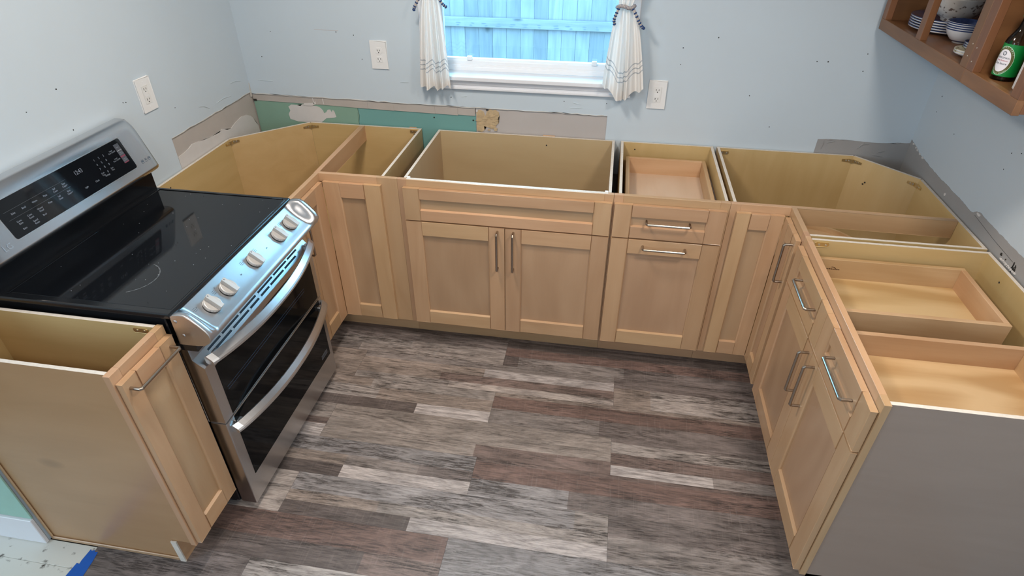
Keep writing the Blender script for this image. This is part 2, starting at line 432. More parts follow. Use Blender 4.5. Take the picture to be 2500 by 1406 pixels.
# window opening in the back wall
WX0, WX1, WZ0, WZ1 = 0.362, 1.268, 1.135, 2.05
bm = bmesh.new()
jag = lambda x0, x1, z0, z1, n, a=.0025: [(x0+(x1-x0)*i/n, z0+(z1-z0)*i/n + (random.uniform(-a, a) if 0 < i < n else 0)) for i in range(n+1)]
edge_a = jag(XL-.12, WX0, 1.006, .996, 30, .0022)
edge_b = jag(WX0, 1.209, .996, .9905, 30, .0025)
prism(bm, edge_a + [(WX0, ZC), (XL-.12, ZC)], XZ, YB, YB+.006)
prism(bm, edge_b + [(1.209, WZ0), (WX0, WZ0)], XZ, YB, YB+.006)
prism(bm, [(1.209, .70), (XW+.12, .70), (XW+.12, WZ0), (1.209, WZ0)], XZ, YB, YB+.006)
prism(bm, [(WX1, WZ0), (XW+.12, WZ0), (XW+.12, ZC), (WX1, ZC)], XZ, YB, YB+.006)
prism(bm, [(WX0, WZ1), (WX1, WZ1), (WX1, ZC), (WX0, ZC)], XZ, YB, YB+.006)
wall_back = STR(fin('wall_back', bm, paint, None), 'pale blue back wall with the kitchen window')
# stud-side body of the wall
bm = bmesh.new()
for b in ((XL-.12, WX0, YB+.013, YB+.12, 0, ZC), (WX1, XW+.12, YB+.013, YB+.12, 0, ZC), (WX0, WX1, YB+.013, YB+.12, 0, WZ0), (WX0, WX1, YB+.013, YB+.12, WZ1, ZC)):
    abox(bm, *b)
o = fin('wall_core', bm, gypsum, wall_back)
# bare strips of drywall above the green board
segs = [(-.603, -.25, 1.003, .970, .9645), (-.249, .013, 1.000, .9655, .9585), (.014, .150, .998, .959, .956), (.151, .362, .996, .957, .9535), (.363, .478, .996, .954, .9515), (.479, .566, .995, .955, .953)]
for i, (a, b_, zt, zb0, zb1) in enumerate(segs):
    slab('drywall_strip', [(a, zb0), (b_, zb1), (b_, zt+.012), (a, zt+.012)], XZ, YB+.0035, YB+.012, gypsum, wall_back, bev=.0006)
slab('green_board', [(-.603, .70), (-.043, .70), (-.047, .88), (-.040, .92), (-.046, .975), (-.603, .985)], XZ, YB+.0065, YB+.0125, greenA, wall_back, bev=.0005)
slab('green_board', [(-.0415, .70), (.5685, .70), (.5685, .96), (-.0445, .975), (-.0385, .92), (-.0455, .88)], XZ, YB+.0072, YB+.0125, greenB, wall_back, bev=.0005)
tag(wall_back.children[-1], 'darker teal stretch of green board')
slab('grey_board', [(.5705, .70), (1.2095, .70), (1.2095, 1.0), (.5705, 1.0)], XZ, YB+.005, YB+.0125, greyboard, wall_back, bev=.0005)
# plaster patch on the green board
def blob(cx, cz, rx, rz, n=26, a=.14, seed=1):
    r = random.Random(seed); return [(cx+rx*math.cos(t)*(1+r.uniform(-a, a)), cz+rz*math.sin(t)*(1+r.uniform(-a, a))) for t in [2*math.pi*i/n for i in range(n)]]
slab('plaster_patch', [(-.421,.880),(-.425,.905),(-.412,.925),(-.418,.945),(-.400,.956),(-.372,.955),(-.350,.952),(-.338,.962),(-.30,.960),(-.262,.955),(-.245,.949),(-.232,.935),(-.228,.921),(-.216,.926),(-.205,.940),(-.192,.942),(-.186,.928),(-.178,.941),(-.170,.930),(-.165,.905),(-.178,.900),(-.22,.895),(-.235,.883),(-.25,.872),(-.33,.868),(-.38,.869)], XZ, YB+.0052, YB+.0068, plaster, wall_back, bev=.0004)
slab('plaster_patch', [(-.335,.960),(-.325,.968),(-.275,.972),(-.262,.982),(-.262,.966),(-.285,.957),(-.32,.956)], XZ, YB+.0024, YB+.0036, plaster, wall_back)
for xx in (-.275, -.222):
    slab('plaster_patch', [(xx, .968), (xx+.004, .967), (xx+.001, .998), (xx-.003, .998)], XZ, YB+.0024, YB+.0036, plaster, wall_back)
# torn paper
bm = bmesh.new()
prism(bm, [(.572,.880),(.598,.874),(.612,.885),(.609,.905),(.622,.902),(.632,.898),(.650,.892),(.668,.896),(.672,.912),(.684,.925),(.678,.945),(.688,.962),(.680,.980),(.668,.990),(.655,.985),(.640,.992),(.625,.978),(.617,.955),(.608,.978),(.590,.985),(.573,.978)], XZ, YB+.0022, YB+.0052)
r = random.Random(5)
for k in range(46):
    cx, cz = r.uniform(.578, .676), r.uniform(.886, .980)
    if .60 < cx < .625 and cz > .945: continue
    prism(bm, blob(cx, cz, r.uniform(.006, .014), r.uniform(.0025, .006), 8, .25, k), XZ, YB+.0022-r.uniform(.0006, .003), YB+.003)
tag(fin('torn_paper', bm, torn, wall_back), 'torn tan paper left on the wall')
slab('plaster_patch', [(.571,.974),(.580,.976),(.580,.986),(.571,.986)], XZ, YB+.0005, YB+.0025, plaster, wall_back)
bm = bmesh.new()
abox(bm, -.603, -.585, YB+.0025, YB+.004, .966, .976)
abox(bm, .575, .612, YB+.004, YB+.0055, .866, .8725)
for cx, cz in ((.405-.05, .932), (.5545, .929)): prism(bm, blob(cx, cz, .0042, .0042, 10, .02), XZ, YB+.0068, YB+.0074)
prism(bm, [(.622,.984),(.634,.986),(.632,.990),(.621,.989)], XZ, YB-.0004, YB+.003)
fin('wall_gap', bm, crack, wall_back)
# lifted paint lip along the torn line
bm = bmesh.new()
def lip(pts):
    up = [(x, z+random.uniform(.001, .0045)) for x, z in pts]
    prism(bm, list(pts) + list(reversed(up)), XZ, YB-.0016, YB+.001)
lip(edge_a[4:]); lip(edge_b)
fin('torn_paint_edge', bm, plain('torn_paint_edge', (.62, .60, .57), .8), wall_back)
# skim coat patch in the right corner
slab('skim_patch', [(2.168,.70),(2.172,.935)] + [(2.172+.394*i/22, .938+.010*math.sin(i*.3)*.4+.008*i/22+random.uniform(-.002,.002)) for i in range(23)] + [(2.566,.70)], XZ, YB-.0012, YB+.001, compound_g, wall_back)
bm = bmesh.new()
for (a, b_, c, d) in ((2.215,.925,2.245,.934),(2.196,.895,2.199,.935),(2.350,.905,2.372,.935),(2.362,.925,2.395,.930),(2.425,.880,2.470,.874),(2.44,.893,2.47,.902),(2.495,.938,2.525,.944),(2.215,.938,2.235,.940)):
    tube(bm, [(a, YB-.0015, b_), ((a+c)/2+.002, YB-.003, (b_+d)/2+.002), (c, YB-.0015, d)], .0016, 6)
fin('skim_ridge', bm, compound_g, wall_back)
# faint trowel ridges and a rust scuff on the blue paint
bm = bmesh.new()
for (a, b_, c, d) in ((.50,1.046,.53,1.050),(1.04,1.046,1.08,1.038),(1.03,1.020,1.09,1.022),(.30,1.10,.36,1.098),(-.55,1.075,-.47,1.072),(.20,1.10,.24,1.101)):
    tube(bm, [(a, YB-.0003, b_), ((a+c)/2, YB-.0012, (b_+d)/2), (c, YB-.0003, d)], .0012, 6)
fin('trowel_ridge', bm, plain('wall_ridge', (.53, .59, .62), .6), wall_back)
slab('paint_scuff', [(-.20,1.3255),(-.08,1.3245),(-.08,1.3262),(-.20,1.327)], XZ, YB-.0004, YB+.0003, plain('rust_scuff', (.50,.45,.44), .7), wall_back)
def holes(name, pts, fn, parent, mat=crack, r0=.0026):
    bm = bmesh.new()
    for i, (u, v) in enumerate(pts):
        prism(bm, blob(u, v, r0*(.7+.5*((i*37) % 7)/7), r0*(.7+.5*((i*23) % 5)/5), 9, .2, i), fn, fn_t[0], fn_t[1])
    return tag(fin(name, bm, mat, parent), None, None, None, 'stuff')
fn_t = (YB-.0004, YB+.0002)
holes('nail_hole', [(-.426,1.309),(-.007,1.308),(2.074,1.279),(2.119,1.280),(2.266,1.318),(2.269,1.247),(1.509,1.312),(1.509,1.242),(1.948,.983),(-.092,1.319),(.02,1.20),(-.50,1.19),(1.83,1.12),(.45,1.04),(1.20,1.05),(1.0,1.05),(1.65,1.36)], XZ, wall_back)

# left wall, with the exposed band near the corner
bm = bmesh.new()
le = jag(-.058, YB, 1.013, 1.012, 24, .002)
prism(bm, le + [(YB, ZC), (-.058, ZC)], YZ, XL-.006, XL)
prism(bm, [(YS, 0), (-.058, 0), (-.058, ZC), (YS, ZC)], YZ, XL-.006, XL)
prism(bm, [(-.058, 0), (YB, 0), (YB, .70), (-.058, .70)], YZ, XL-.006, XL)
wall_left = STR(fin('wall_left', bm, paint, None), 'pale blue left wall behind the range')
box('wall_core', (XL-.12, XL-.010, YS, YB+.12, 0, ZC), gypsum, wall_left, bev=0)
slab('grey_board', [(-.057, .705), (YB-.001, .705), (YB-.001, 1.02), (-.057, 1.02)], YZ, XL-.010, XL-.004, gypsum, wall_left)
slab('plaster_patch', [(-.055,.705),(.597,.705),(.592,.84),(.575,.862),(.562,.890),(.545,.906),(.512,.922),(.465,.929),(.435,.924),(.403,.919),(.36,.907),(.325,.912),(.305,.922),(.290,.930),(.278,.927),(.262,.922),(.20,.926),(.143,.932),(.10,.940),(.056,.945),(.02,.935),(-.02,.930),(-.055,.928)], YZ, XL-.0045, XL-.0005, plaster, wall_left)
bm = bmesh.new()
up = [(y, z+random.uniform(.001, .004)) for y, z in le]
prism(bm, list(le)+list(reversed(up)), YZ, XL-.001, XL+.0015)
prism(bm, [(.585,.99),(.599,.99),(.599,1.055),(.594,1.06)], YZ, XL-.001, XL+.001)
fin('torn_paint_edge', bm, plain('torn_paint_edge_left', (.56, .53, .49), .8), wall_left)
bm = bmesh.new()
for (a, b_, c, d) in ((.17,1.075,.24,1.045),(.30,1.05,.42,1.046),(.44,1.10,.53,1.085)):
    tube(bm, [(XL+.0003, a, b_), (XL+.0012, (a+c)/2, (b_+d)/2+.006), (XL+.0003, c, d)], .0012, 6)
fin('trowel_ridge', bm, plain('wall_ridge_left', (.53, .59, .62), .6), wall_left)
fn_t = (XL-.0002, XL+.0004)
holes('nail_hole', [(-.640,1.322),(-.502,1.214),(-.231,1.223),(-.501,1.353),(-.245,1.226),(.02,1.12)], YZ, wall_left)

# wall turning left at the end of the range run, bare green board over a white base board
wall_side = STR(box('wall_side', (-2.40, XL-.001, YS, YS+.10, 0, ZC), paint, None, bev=0), 'short wall turning left behind the narrow cabinet')
box('green_board', (-2.39, -.5985, YS-.006, YS-.0005, .134, .80), plain('mint_board', (.34, .55, .46), .8, noise=.05), wall_side, bev=.001)
STR(box('baseboard_side', (-2.39, -.5995, YS-.014, YS-.0005, .001, .131), white_trim, None, bev=.002), 'white painted base board under bare green wall board')

# right wall
bm = bmesh.new(); abox(bm, XW, XW+.12, -4.6, YB+.12, 0, ZC)
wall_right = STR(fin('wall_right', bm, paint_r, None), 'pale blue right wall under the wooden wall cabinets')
ys_ = [.5995,.56,.52,.49,.45,.41,.36,.30,.243,.19,.14,.092,.05,.01,-.02,-.032,-.05,-.075,-.10,-.15,-.214,-.26,-.30,-.373,-.45,-.55,-.7,-.9,-1.05]
zs_ = [.962,.958,.948,.941,.938,.937,.933,.930,.929,.930,.928,.929,.927,.925,.924,.926,.940,.947,.944,.943,.941,.943,.940,.941,.938,.940,.937,.94,.938]
def edge_patch(name, top, low, fn, t0, t1, mat, parent, n=5):
    """thin coat with a ragged upper edge, built as a strip of columns"""
    pts = []
    for (a, b_), (c, d) in zip(top, top[1:]):
        pts += [(a+(c-a)*k/n, b_+(d-b_)*k/n+(random.uniform(-.0014, .0014))) for k in range(n)]
    pts.append(top[-1]); bm = bmesh.new(); cols = []
    for u, v in pts: cols.append([bm.verts.new(fn(u, low, t0)), bm.verts.new(fn(u, v, t0)), bm.verts.new(fn(u, v, t1)), bm.verts.new(fn(u, low, t1))])
    for A, B in zip(cols, cols[1:]):
        for k in range(4): bm.faces.new([A[k], A[(k+1) % 4], B[(k+1) % 4], B[k]])
    bm.faces.new(cols[0]); bm.faces.new(list(reversed(cols[-1])))
    return fin(name, bm, mat, parent)
edge_patch('skim_patch', list(zip(ys_, zs_)), .70, YZ, XW-.0014, XW+.001, compound_g, wall_right)
bm = bmesh.new()
tube(bm, [(XW-.0016, -.05, .925), (XW-.0016, -.2, .912), (XW-.0016, -.34, .905)], .0005, 5)
prism(bm, blob(-.274, .895, .006, .006, 9, .3, 3), YZ, XW-.002, XW-.001); prism(bm, blob(-.305, .893, .003, .003, 9, .3, 4), YZ, XW-.002, XW-.001)
for k in range(7): prism(bm, blob(-.352+r.uniform(-.012,.012), .890+r.uniform(-.010,.012), .004, .007, 9, .5, 30+k), YZ, XW-.002, XW-.001)
fin('wall_gap', bm, crack, wall_right)
bm = bmesh.new(); 
tube(bm, [(XW-.001, .178, .897), (XW-.004, .178, .897)], .006, 12); prism(bm, blob(-.07,.938,.014,.005,9,.3,8), YZ, XW-.004, XW-.001)
for k in range(14): prism(bm, blob(.56-.03*k*.9+r.uniform(-.01,.01) if k < 5 else -.23-.011*k, .955-.004*k if k < 5 else .882, .007, .0035, 8, .4, 60+k), YZ, XW-.004, XW-.001)
fin('plaster_crumb', bm, plaster, wall_right)
fn_t = (XW-.0004, XW+.0002)
holes('nail_hole', [(-.077,1.116),(-.077,1.174),(-.124,1.192),(.499,1.187),(.494,1.124),(.30,1.10)], YZ, wall_right)
# the rest of the room, behind the camera
STR(box('wall_rear', (-2.52, XW+.12, -4.7, -4.6, 0, ZC), paint, None, bev=0), 'rear wall of the room')
STR(box('wall_far_left', (-2.52, -2.40, -4.6, YS+.1, 0, ZC), paint, None, bev=0), 'far left wall of the side room')
STR(box('ceiling', (-2.52, XW+.12, -4.7, YB+.12, ZC, ZC+.1), plain('ceiling_white', (.72, .72, .71), .8), None, bev=0), 'white ceiling')

# ------------------------------------------------------------------ floor
floor = STR(box('floor', (-2.52, XW+.12, -4.7, YB+.12, -.08, -.0065), crack, None, bev=0), 'floor of weathered grey and brown vinyl planks')
srgb = lambda r_, g_, b_: tuple(((c/255)/12.92 if c/255 <= .04045 else ((c/255+.055)/1.055)**2.4) for c in (r_, g_, b_))
PAL = {'W': (srgb(190,181,178), .14), 'L': (srgb(174,163,157), .60), 'T': (srgb(160,146,137), .50), 'G': (srgb(146,137,133), .55), 'B': (srgb(134,116,110), .65), 'R': (srgb(128,105,98), .55),
       'D': (srgb(106,96,93), .50), 'K': (srgb(166,157,152), 1.0), 'U': (srgb(156,151,151), .90), 'O': (srgb(160,149,142), .38), 'N': (srgb(127,117,114), .70)}
def plank(x0, x1, y1, y0, strips):
    """strips: list of (fraction from the far edge, [(x_end, code), ...])"""
    g = .0003
    x0 += g; x1 -= g; y0 += g; y1 -= g
    me = bpy.data.meshes.new('plank'); vs, fs, cs = [], [], []
    def quad(p, c):
        i = len(vs); vs.extend(p); fs.append((i, i+1, i+2, i+3)); cs.append(c)
    f0 = 0.0; e = .0012
    for f1, cells in strips:
        ya = y1-(y1-y0)*f0; yb = y1-(y1-y0)*f1; xa = x0
        for xe, code in cells:
            xb = min(max(xe, xa), x1)
            col, al = PAL[code]; j = random.uniform(.90, 1.08)
            if xb-xa > .001: quad([(xa, yb, 0), (xb, yb, 0), (xb, ya, 0), (xa, ya, 0)], (col[0]*j, col[1]*j, col[2]*j, al))
            xa = xb
        f0 = f1
    dk = (.05, .045, .042, 0)
    zb = -.006
    quad([(x0, y0, zb), (x1, y0, zb), (x1, y0, 0), (x0, y0, 0)], dk); quad([(x1, y1, zb), (x0, y1, zb), (x0, y1, 0), (x1, y1, 0)], dk)
    quad([(x1, y0, zb), (x1, y1, zb), (x1, y1, 0), (x1, y0, 0)], dk); quad([(x0, y1, zb), (x0, y0, zb), (x0, y0, 0), (x0, y1, 0)], dk)
    quad([(x0, y1, zb), (x1, y1, zb), (x1, y0, zb), (x0, y0, zb)], dk)
    me.from_pydata([(a, b_, c) for a, b_, c in vs], [], fs)
    ca = me.color_attributes.new('tint', 'FLOAT_COLOR', 'CORNER')
    for p in me.polygons:
        for li in p.loop_indices: ca.data[li].color = cs[p.index]
    og = Vector((x0, y0, 0)); me.transform(Matrix.Translation(-og))
    o = bpy.data.objects.new('plank', me); COL.objects.link(o); o.parent = floor; o.location = og
    me.materials.append(plankm)
E9 = 9.0
ROWS = [.237, .055, -.127, -.310, -.494, -.684, -.866, -1.050, -1.231, -1.413, -1.596, -1.778, -1.960, -2.143, -2.325, -2.508]
LEFT = [-.60]*8 + [-.415]*12
pl = [
 # row 0: .237 .. .055 (under the toe kicks)
 [(-.60, .79, [(1, [(E9, 'D')])]), (.79, 2.56, [(1, [(E9, 'N')])])],
 [(-.60, .826, [(.42, [(E9, 'N')]), (.72, [(.35, 'K'), (E9, 'L')]), (1, [(.1, 'G'), (E9, 'L')])]), (.826, 2.56, [(.28, [(E9, 'D')]), (.62, [(1.25, 'R'), (E9, 'R')]), (1, [(.897, 'D'), (1.4, 'G'), (E9, 'N')])])],
 [(-.60, .149, [(1, [(E9, 'T')])]), (.149, 1.357, [(.22, [(.75, 'G'), (E9, 'G')]), (.50, [(.75, 'T'), (E9, 'W')]), (.78, [(.55, 'T'), (1.1, 'B'), (E9, 'B')]), (1, [(.6, 'K'), (E9, 'L')])]), (1.357, 2.56, [(.35, [(1.52, 'N'), (E9, 'N')]), (1, [(1.52, 'T'), (E9, 'K')])])],
 [(-.60, .826, [(.30, [(.25, 'T'), (E9, 'K')]), (.68, [(.30, 'K'), (E9, 'T')]), (1, [(.494, 'D'), (.824, 'W'), (E9, 'W')])]), (.826, 2.56, [(.12, [(E9, 'T')]), (.53, [(1.0, 'R'), (E9, 'R')]), (1, [(1.3, 'G'), (E9, 'N')])])],
 [(-.60, .142, [(.45, [(E9, 'L')]), (.64, [(E9, 'B')]), (1, [(E9, 'W')])]), (.142, 1.354, [(.66, [(E9, 'O')]), (1, [(.8, 'O'), (E9, 'B')])]), (1.354, 2.56, [(.12, [(E9, 'N')]), (.42, [(1.687, 'K'), (E9, 'K')]), (.74, [(1.6, 'B'), (E9, 'B')]), (1, [(1.75, 'W'), (E9, 'G')])])],
 [(-.60, .818, [(.40, [(E9, 'U')]), (.68, [(.30, 'T'), (.60, 'G'), (E9, 'N')]), (1, [(.299, 'D'), (E9, 'W')])]), (.818, 2.56, [(.10, [(E9, 'B')]), (.56, [(E9, 'R')]), (1, [(1.2, 'U'), (1.35, 'N'), (E9, 'N')])])],
 [(-.60, .141, [(E9 and 1, [(E9, 'L')])]), (.141, 1.353, [(.44, [(1.23, 'U'), (E9, 'K')]), (.69, [(.5, 'T'), (E9, 'K')]), (1, [(.634, 'D'), (E9, 'W')])]), (1.353, 2.56, [(.45, [(E9, 'N')]), (1, [(1.7, 'G'), (E9, 'G')])])],
 [(-.60, .792, [(.55, [(E9, 'R')]), (1, [(.517, 'D'), (E9, 'B')])]), (.792, 2.56, [(1, [(E9, 'U')])])],
 [(-.415, .135, [(1, [(E9, 'N')])]), (.135, 1.35, [(.55, [(E9, 'K')]), (1, [(.5, 'W'), (E9, 'L')])]), (1.35, 2.56, [(.4, [(E9, 'U')]), (1, [(E9, 'K')])])],
]
for i, row in enumerate(pl):
    for x0, x1, st in row: plank(x0, x1, ROWS[i], ROWS[i+1], st)
for i in range(len(pl), len(ROWS)-1):
    off = .79 if i % 2 else .135
    xs_ = sorted([-.415] + [off+1.214*k for k in range(-1, 2) if -.3 < off+1.214*k < 2.4] + [2.55])
    for x0, x1 in zip(xs_, xs_[1:]):
        plank(x0, x1, ROWS[i], ROWS[i+1], [(.4, [(E9, random.choice('KGUTL'))]), (.7, [(E9, random.choice('RBDGO'))]), (1, [(E9, random.choice('WLNTK'))])])
# old white painted boards left bare at the far left
for k in range(5):
    b0 = -1.2852-.085*k
    box('painted_board', (-1.25, -.4155, b0-.0843, b0, -.0062, -.0008+.0004*(k % 2)), subm, floor, bev=.0012)

# ------------------------------------------------------------------ window
win = empty('window_1', (.816, YB, WZ0)); STR(win, 'white framed kitchen window over the sink cabinet')
bm = bmesh.new()
for b in ((WX0-.001, WX0+.018, YB+.002, .72, WZ0, WZ1), (WX1-.018, WX1+.001, YB+.002, .72, WZ0, WZ1), (WX0, WX1, YB+.002, .72, WZ1-.018, WZ1+.001)): abox(bm, *b)
fin('window_jamb', bm, white_trim, win, bev=.001)
for b in ((WX0-.040, WX0+.004, YB-.016, YB-.0005, 1.152, WZ1+.06), (WX1-.004, WX1+.040, YB-.016, YB-.0005, 1.152, WZ1+.06), (WX0-.040, WX1+.040, YB-.016, YB-.0005, WZ1-.004, WZ1+.062)):
    box('window_casing', b, white_trim, win, bev=.003)
box('window_sill', (WX0-.048, WX1+.046, YB-.036, .676, 1.131, 1.150), white_trim, win, bev=.003, seg=2)
bm = bmesh.new()
for b in ((WX0-.036, WX1+.036, YB-.016, YB-.0005, 1.108, 1.131), (WX0-.036, WX1+.036, YB-.012, YB-.0005, 1.096, 1.109), (WX0-.036, WX1+.036, YB-.018, YB-.0005, 1.086, 1.097)): abox(bm, *b)
fin('window_apron', bm, white_trim, win, bev=.002, seg=2)
# sash: stepped bottom rail, sides, top
prof = [(.676, 1.150), (.676, 1.166), (.681, 1.168), (.681, 1.174), (.690, 1.176), (.690, 1.192), (.704, 1.200), (.722, 1.202), (.722, 1.150)]
bm = bmesh.new(); prism(bm, prof, lambda u, v, t: (t, u, v), WX0+.016, WX1-.016)
fin('sash_rail', bm, vinyl, win, bev=.0008)
for b in ((WX0+.016, WX0+.044, .690, .722, 1.2, WZ1-.018), (WX1-.044, WX1-.016, .690, .722, 1.2, WZ1-.018), (WX0+.044, WX1-.044, .690, .722, WZ1-.055, WZ1-.018), (WX0+.044, WX1-.044, .690, .722, 1.60, 1.64)):
    box('sash_rail', b, vinyl, win, bev=.002)
box('window_pane', (WX0+.042, WX1-.042, .7125, .7165, 1.198, WZ1-.05), paneglass, win, bev=0)
for cx in (.528, 1.125):
    box('sash_latch', (cx-.012, cx+.012, .684, .704, 1.196, 1.214), vinyl, win, bev=.0025, seg=2)

# ------------------------------------------------------------------ outside: fence and ground
STR(box('ground', (-8, 10, .73, 14, -.55, -.45), plain('yard_dirt', (.22, .20, .17), .9, noise=.3, nscale=6), None, bev=0), 'yard ground outside the window')
FY = 4.0
fence = tag(empty('board_fence', (.8, FY, -.45)), 'weathered board fence with a horizontal rail outside the window', 'fence')
x = -3.2; k = 0
while x < 4.4:
    wd = .139+random.uniform(-.004, .004)
    box('fence_board', (x, x+wd-.0004, FY+.0+.004*(k % 2), FY+.018+.004*(k % 2), -.43, 1.42+random.uniform(-.01, .01)), fence_wood[2], fence, bev=.002)
    x += wd; k += 1
for z0 in (.655, -.20, 1.25): box('fence_rail', (-3.2, 4.4, FY-.036, FY-.0002, z0, z0+.088), fence_wood[0], fence, bev=.003)
bm = bmesh.new()
x = -3.13; 
while x < 4.3:
    for dz in (.028, .062): prism(bm, blob(x+random.uniform(-.02, .02), .655+dz*.6, .030*random.uniform(.4, 1), .006, 9, .3, k), XZ, FY-.0366, FY-.0355)
    x += .139; k += 1
tag(fin('nail_stain', bm, plain('nail_stain', (.09, .085, .09), .9), fence), None, None, None, 'stuff')

# ------------------------------------------------------------------ cabinet parts
class Run:
    """local frame of a cabinet front: u along the run, w outwards from the frame face, z up"""
    def __init__(s, kind): s.k = kind
    def P(s, u, w, z):
        if s.k == 'back': return (u, -w, z)
        if s.k == 'left': return (w, u, z)
        return (XR-w, u, z)
    def box(s, bm, u0, u1, w0, w1, z0, z1):
        a = s.P(u0, w0, z0); b = s.P(u1, w1, z1)
        abox(bm, a[0], b[0], a[1], b[1], a[2], b[2])
    @property
    def ax(s): return 0 if s.k == 'back' else 1      # world axis of u
    @property
    def ay(s): return 1 if s.k == 'back' else 0
RB, RL, RR = Run('back'), Run('left'), Run('right')

def rbox(name, R, b, mat, parent, bev=.0008):
    bm = bmesh.new(); R.box(bm, *b); return fin(name, bm, mat, parent, bev=bev)

def pull(R, u, z, length, vertical, parent):
    """square-shouldered bar pull"""
    w0, w1, r_ = D1-.001, D1+.032, .0048
    h = length/2
    pts = [(-h, w0), (-h, w1-.005), (-h+.005, w1), (h-.005, w1), (h, w1-.005), (h, w0)]
    P = [R.P(u, w_, z+a) if vertical else R.P(u+a, w_, z) for a, w_ in pts]
    bm = bmesh.new(); tube(bm, P, r_, 12)
    return fin('bar_handle', bm, nickel, parent, smooth=False, bev=0)

def shaker(R, u0, u1, z0, z1, parent, name='door', st=.072, rl=.072, handle=None, horiz_panel=False):
    """recessed panel door: panel mesh with stile, rail and handle children"""
    if u0 > u1: u0, u1 = u1, u0
    ax = R.ax
    pm = maple_panel[ax] if horiz_panel else maple_panel[2]
    bm = bmesh.new(); R.box(bm, u0+st-.006, u1-st+.006, D0+.004, D1-.0105, z0+rl-.006, z1-rl+.006)
    d = fin(name, bm, pm, parent, bev=0)
    c = .0045
    for a, b_ in ((u0, u0+st), (u1-st, u1)):
        bm = bmesh.new(); inner = b_ if a == u0 else a; outer = a if a == u0 else b_
        s = 1 if inner > outer else -1
        prof2 = [(outer, D0), (inner, D0), (inner, D1-c), (inner-s*c, D1), (outer, D1)]
        prism(bm, prof2, lambda p, w_, t: R.P(p, w_, t), z0, z1)
        fin('stile', bm, maple[2], d, bev=.0009)
    for a, b_ in ((z0, z0+rl), (z1-rl, z1)):
        bm = bmesh.new(); low = (a == z0)
        inner = b_ if low else a; outer = a if low else b_; s = 1 if low else -1
        prof2 = [(outer, D0), (inner, D0), (inner, D1-.0098), (inner-s*.0042, D1), (outer, D1)]
        prism(bm, prof2, lambda p, w_, t: R.P(t, w_, p), u0+st-.0002, u1-st+.0002)
        fin('rail', bm, maple[ax], d, bev=.0006)
    if handle: pull(R, handle[0], handle[1], handle[2], handle[3], d)
    return d

ZB, ZD = .1296, .8448        # door bottom / top
ZG0, ZG1 = .6880, .6956      # gap between drawer front and door
TK = .114
F = .019                     # face-frame thickness
PT = .012                    # panel thickness

def bracket_flat(p, ux, n, parent, l=.045):
    """flat mounting bracket: p centre, ux direction along, n normal out of the panel"""
    p, ux, n = Vector(p), Vector(ux).normalized(), Vector(n).normalized(); z = Vector((0, 0, 1))
    bm = bmesh.new()
    out = [(l/2*c, .008*s) for c, s in ((-1, -.6), (-.85, -1), (.85, -1), (1, -.6), (1, .6), (.85, 1), (-.85, 1), (-1, .6))]
    prism(bm, out, lambda u, v, t: tuple(p+ux*u+z*v+n*t), .0003, .0028)
    b = fin('mount_bracket', bm, brass, parent, bev=.0005)
    bm = bmesh.new()
    for q in (-.22, .28): 
        c = p+ux*(q*l)
        tube(bm, [c+n*.002, c+n*.0045], .0034, 10)
    fin('screw', bm, steel, b)
    return b

def bracket_bent(p, d1, n1, d2, n2, parent, l=.034):
    """bracket bent round an inside corner at p, arms along d1 / d2 on panels with normals n1 / n2"""
    p = Vector(p); z = Vector((0, 0, 1)); bm = bmesh.new()
    d1, n1, d2, n2 = [Vector(v).normalized() for v in (d1, n1, d2, n2)]
    path = [(p+d1*l+n1*.001), (p+d1*.012+n1*.0015), (p+(d1+d2)*.003+(n1+n2)*.004), (p+d2*.012+n2*.0015), (p+d2*l+n2*.001)]
    nor = [n1, n1, (n1+n2).normalized(), n2, n2]
    hs = [.0055, .008, .008, .008, .0055]
    lo = []; 
    for q, nn, h in zip(path, nor, hs):
        lo.append([bm.verts.new(q-z*h), bm.verts.new(q+z*h), bm.verts.new(q+z*h+nn*.0026), bm.verts.new(q-z*h+nn*.0026)])
    for A, B in zip(lo, lo[1:]):
        for k in range(4): bm.faces.new([A[k], A[(k+1) % 4], B[(k+1) % 4], B[k]])
    bm.faces.new(list(reversed(lo[0]))); bm.faces.new(lo[-1])
    b = fin('corner_bracket', bm, brass, parent, bev=.0004)
    bm = bmesh.new()
    for dd, nn in ((d1, n1), (d2, n2)):
        for q in (.016, .028):
            c = p+dd*q; tube(bm, [c+nn*.003, c+nn*.0052], .0032, 10)
    fin('screw', bm, steel, b)

def panel_poly(name, a, b_, th, z0, z1, mat, parent, side=1, edge=True):
    """vertical panel from a to b (xy), thickness th towards `side`, raw ply edge on top"""
    a, b_ = Vector(a), Vector(b_); d = (b_-a).normalized(); n = Vector((-d.y, d.x))*side*th
    pts = [tuple(a), tuple(b_), tuple(b_+n), tuple(a+n)]
    bm = bmesh.new(); prism(bm, pts, XY, z0, z1)
    o = fin(name, bm, [mat, edge_ply], parent, bev=0)
    if edge:
        for p in o.data.polygons:
            if p.normal.z > .9: p.material_index = 1
    return o

def hole(p, n, parent, r_=.0035):
    p, n = Vector(p), Vector(n); bm = bmesh.new(); tube(bm, [p-n*.0005, p+n*.0006], r_, 12)
    fin('screw_hole', bm, crack, parent)

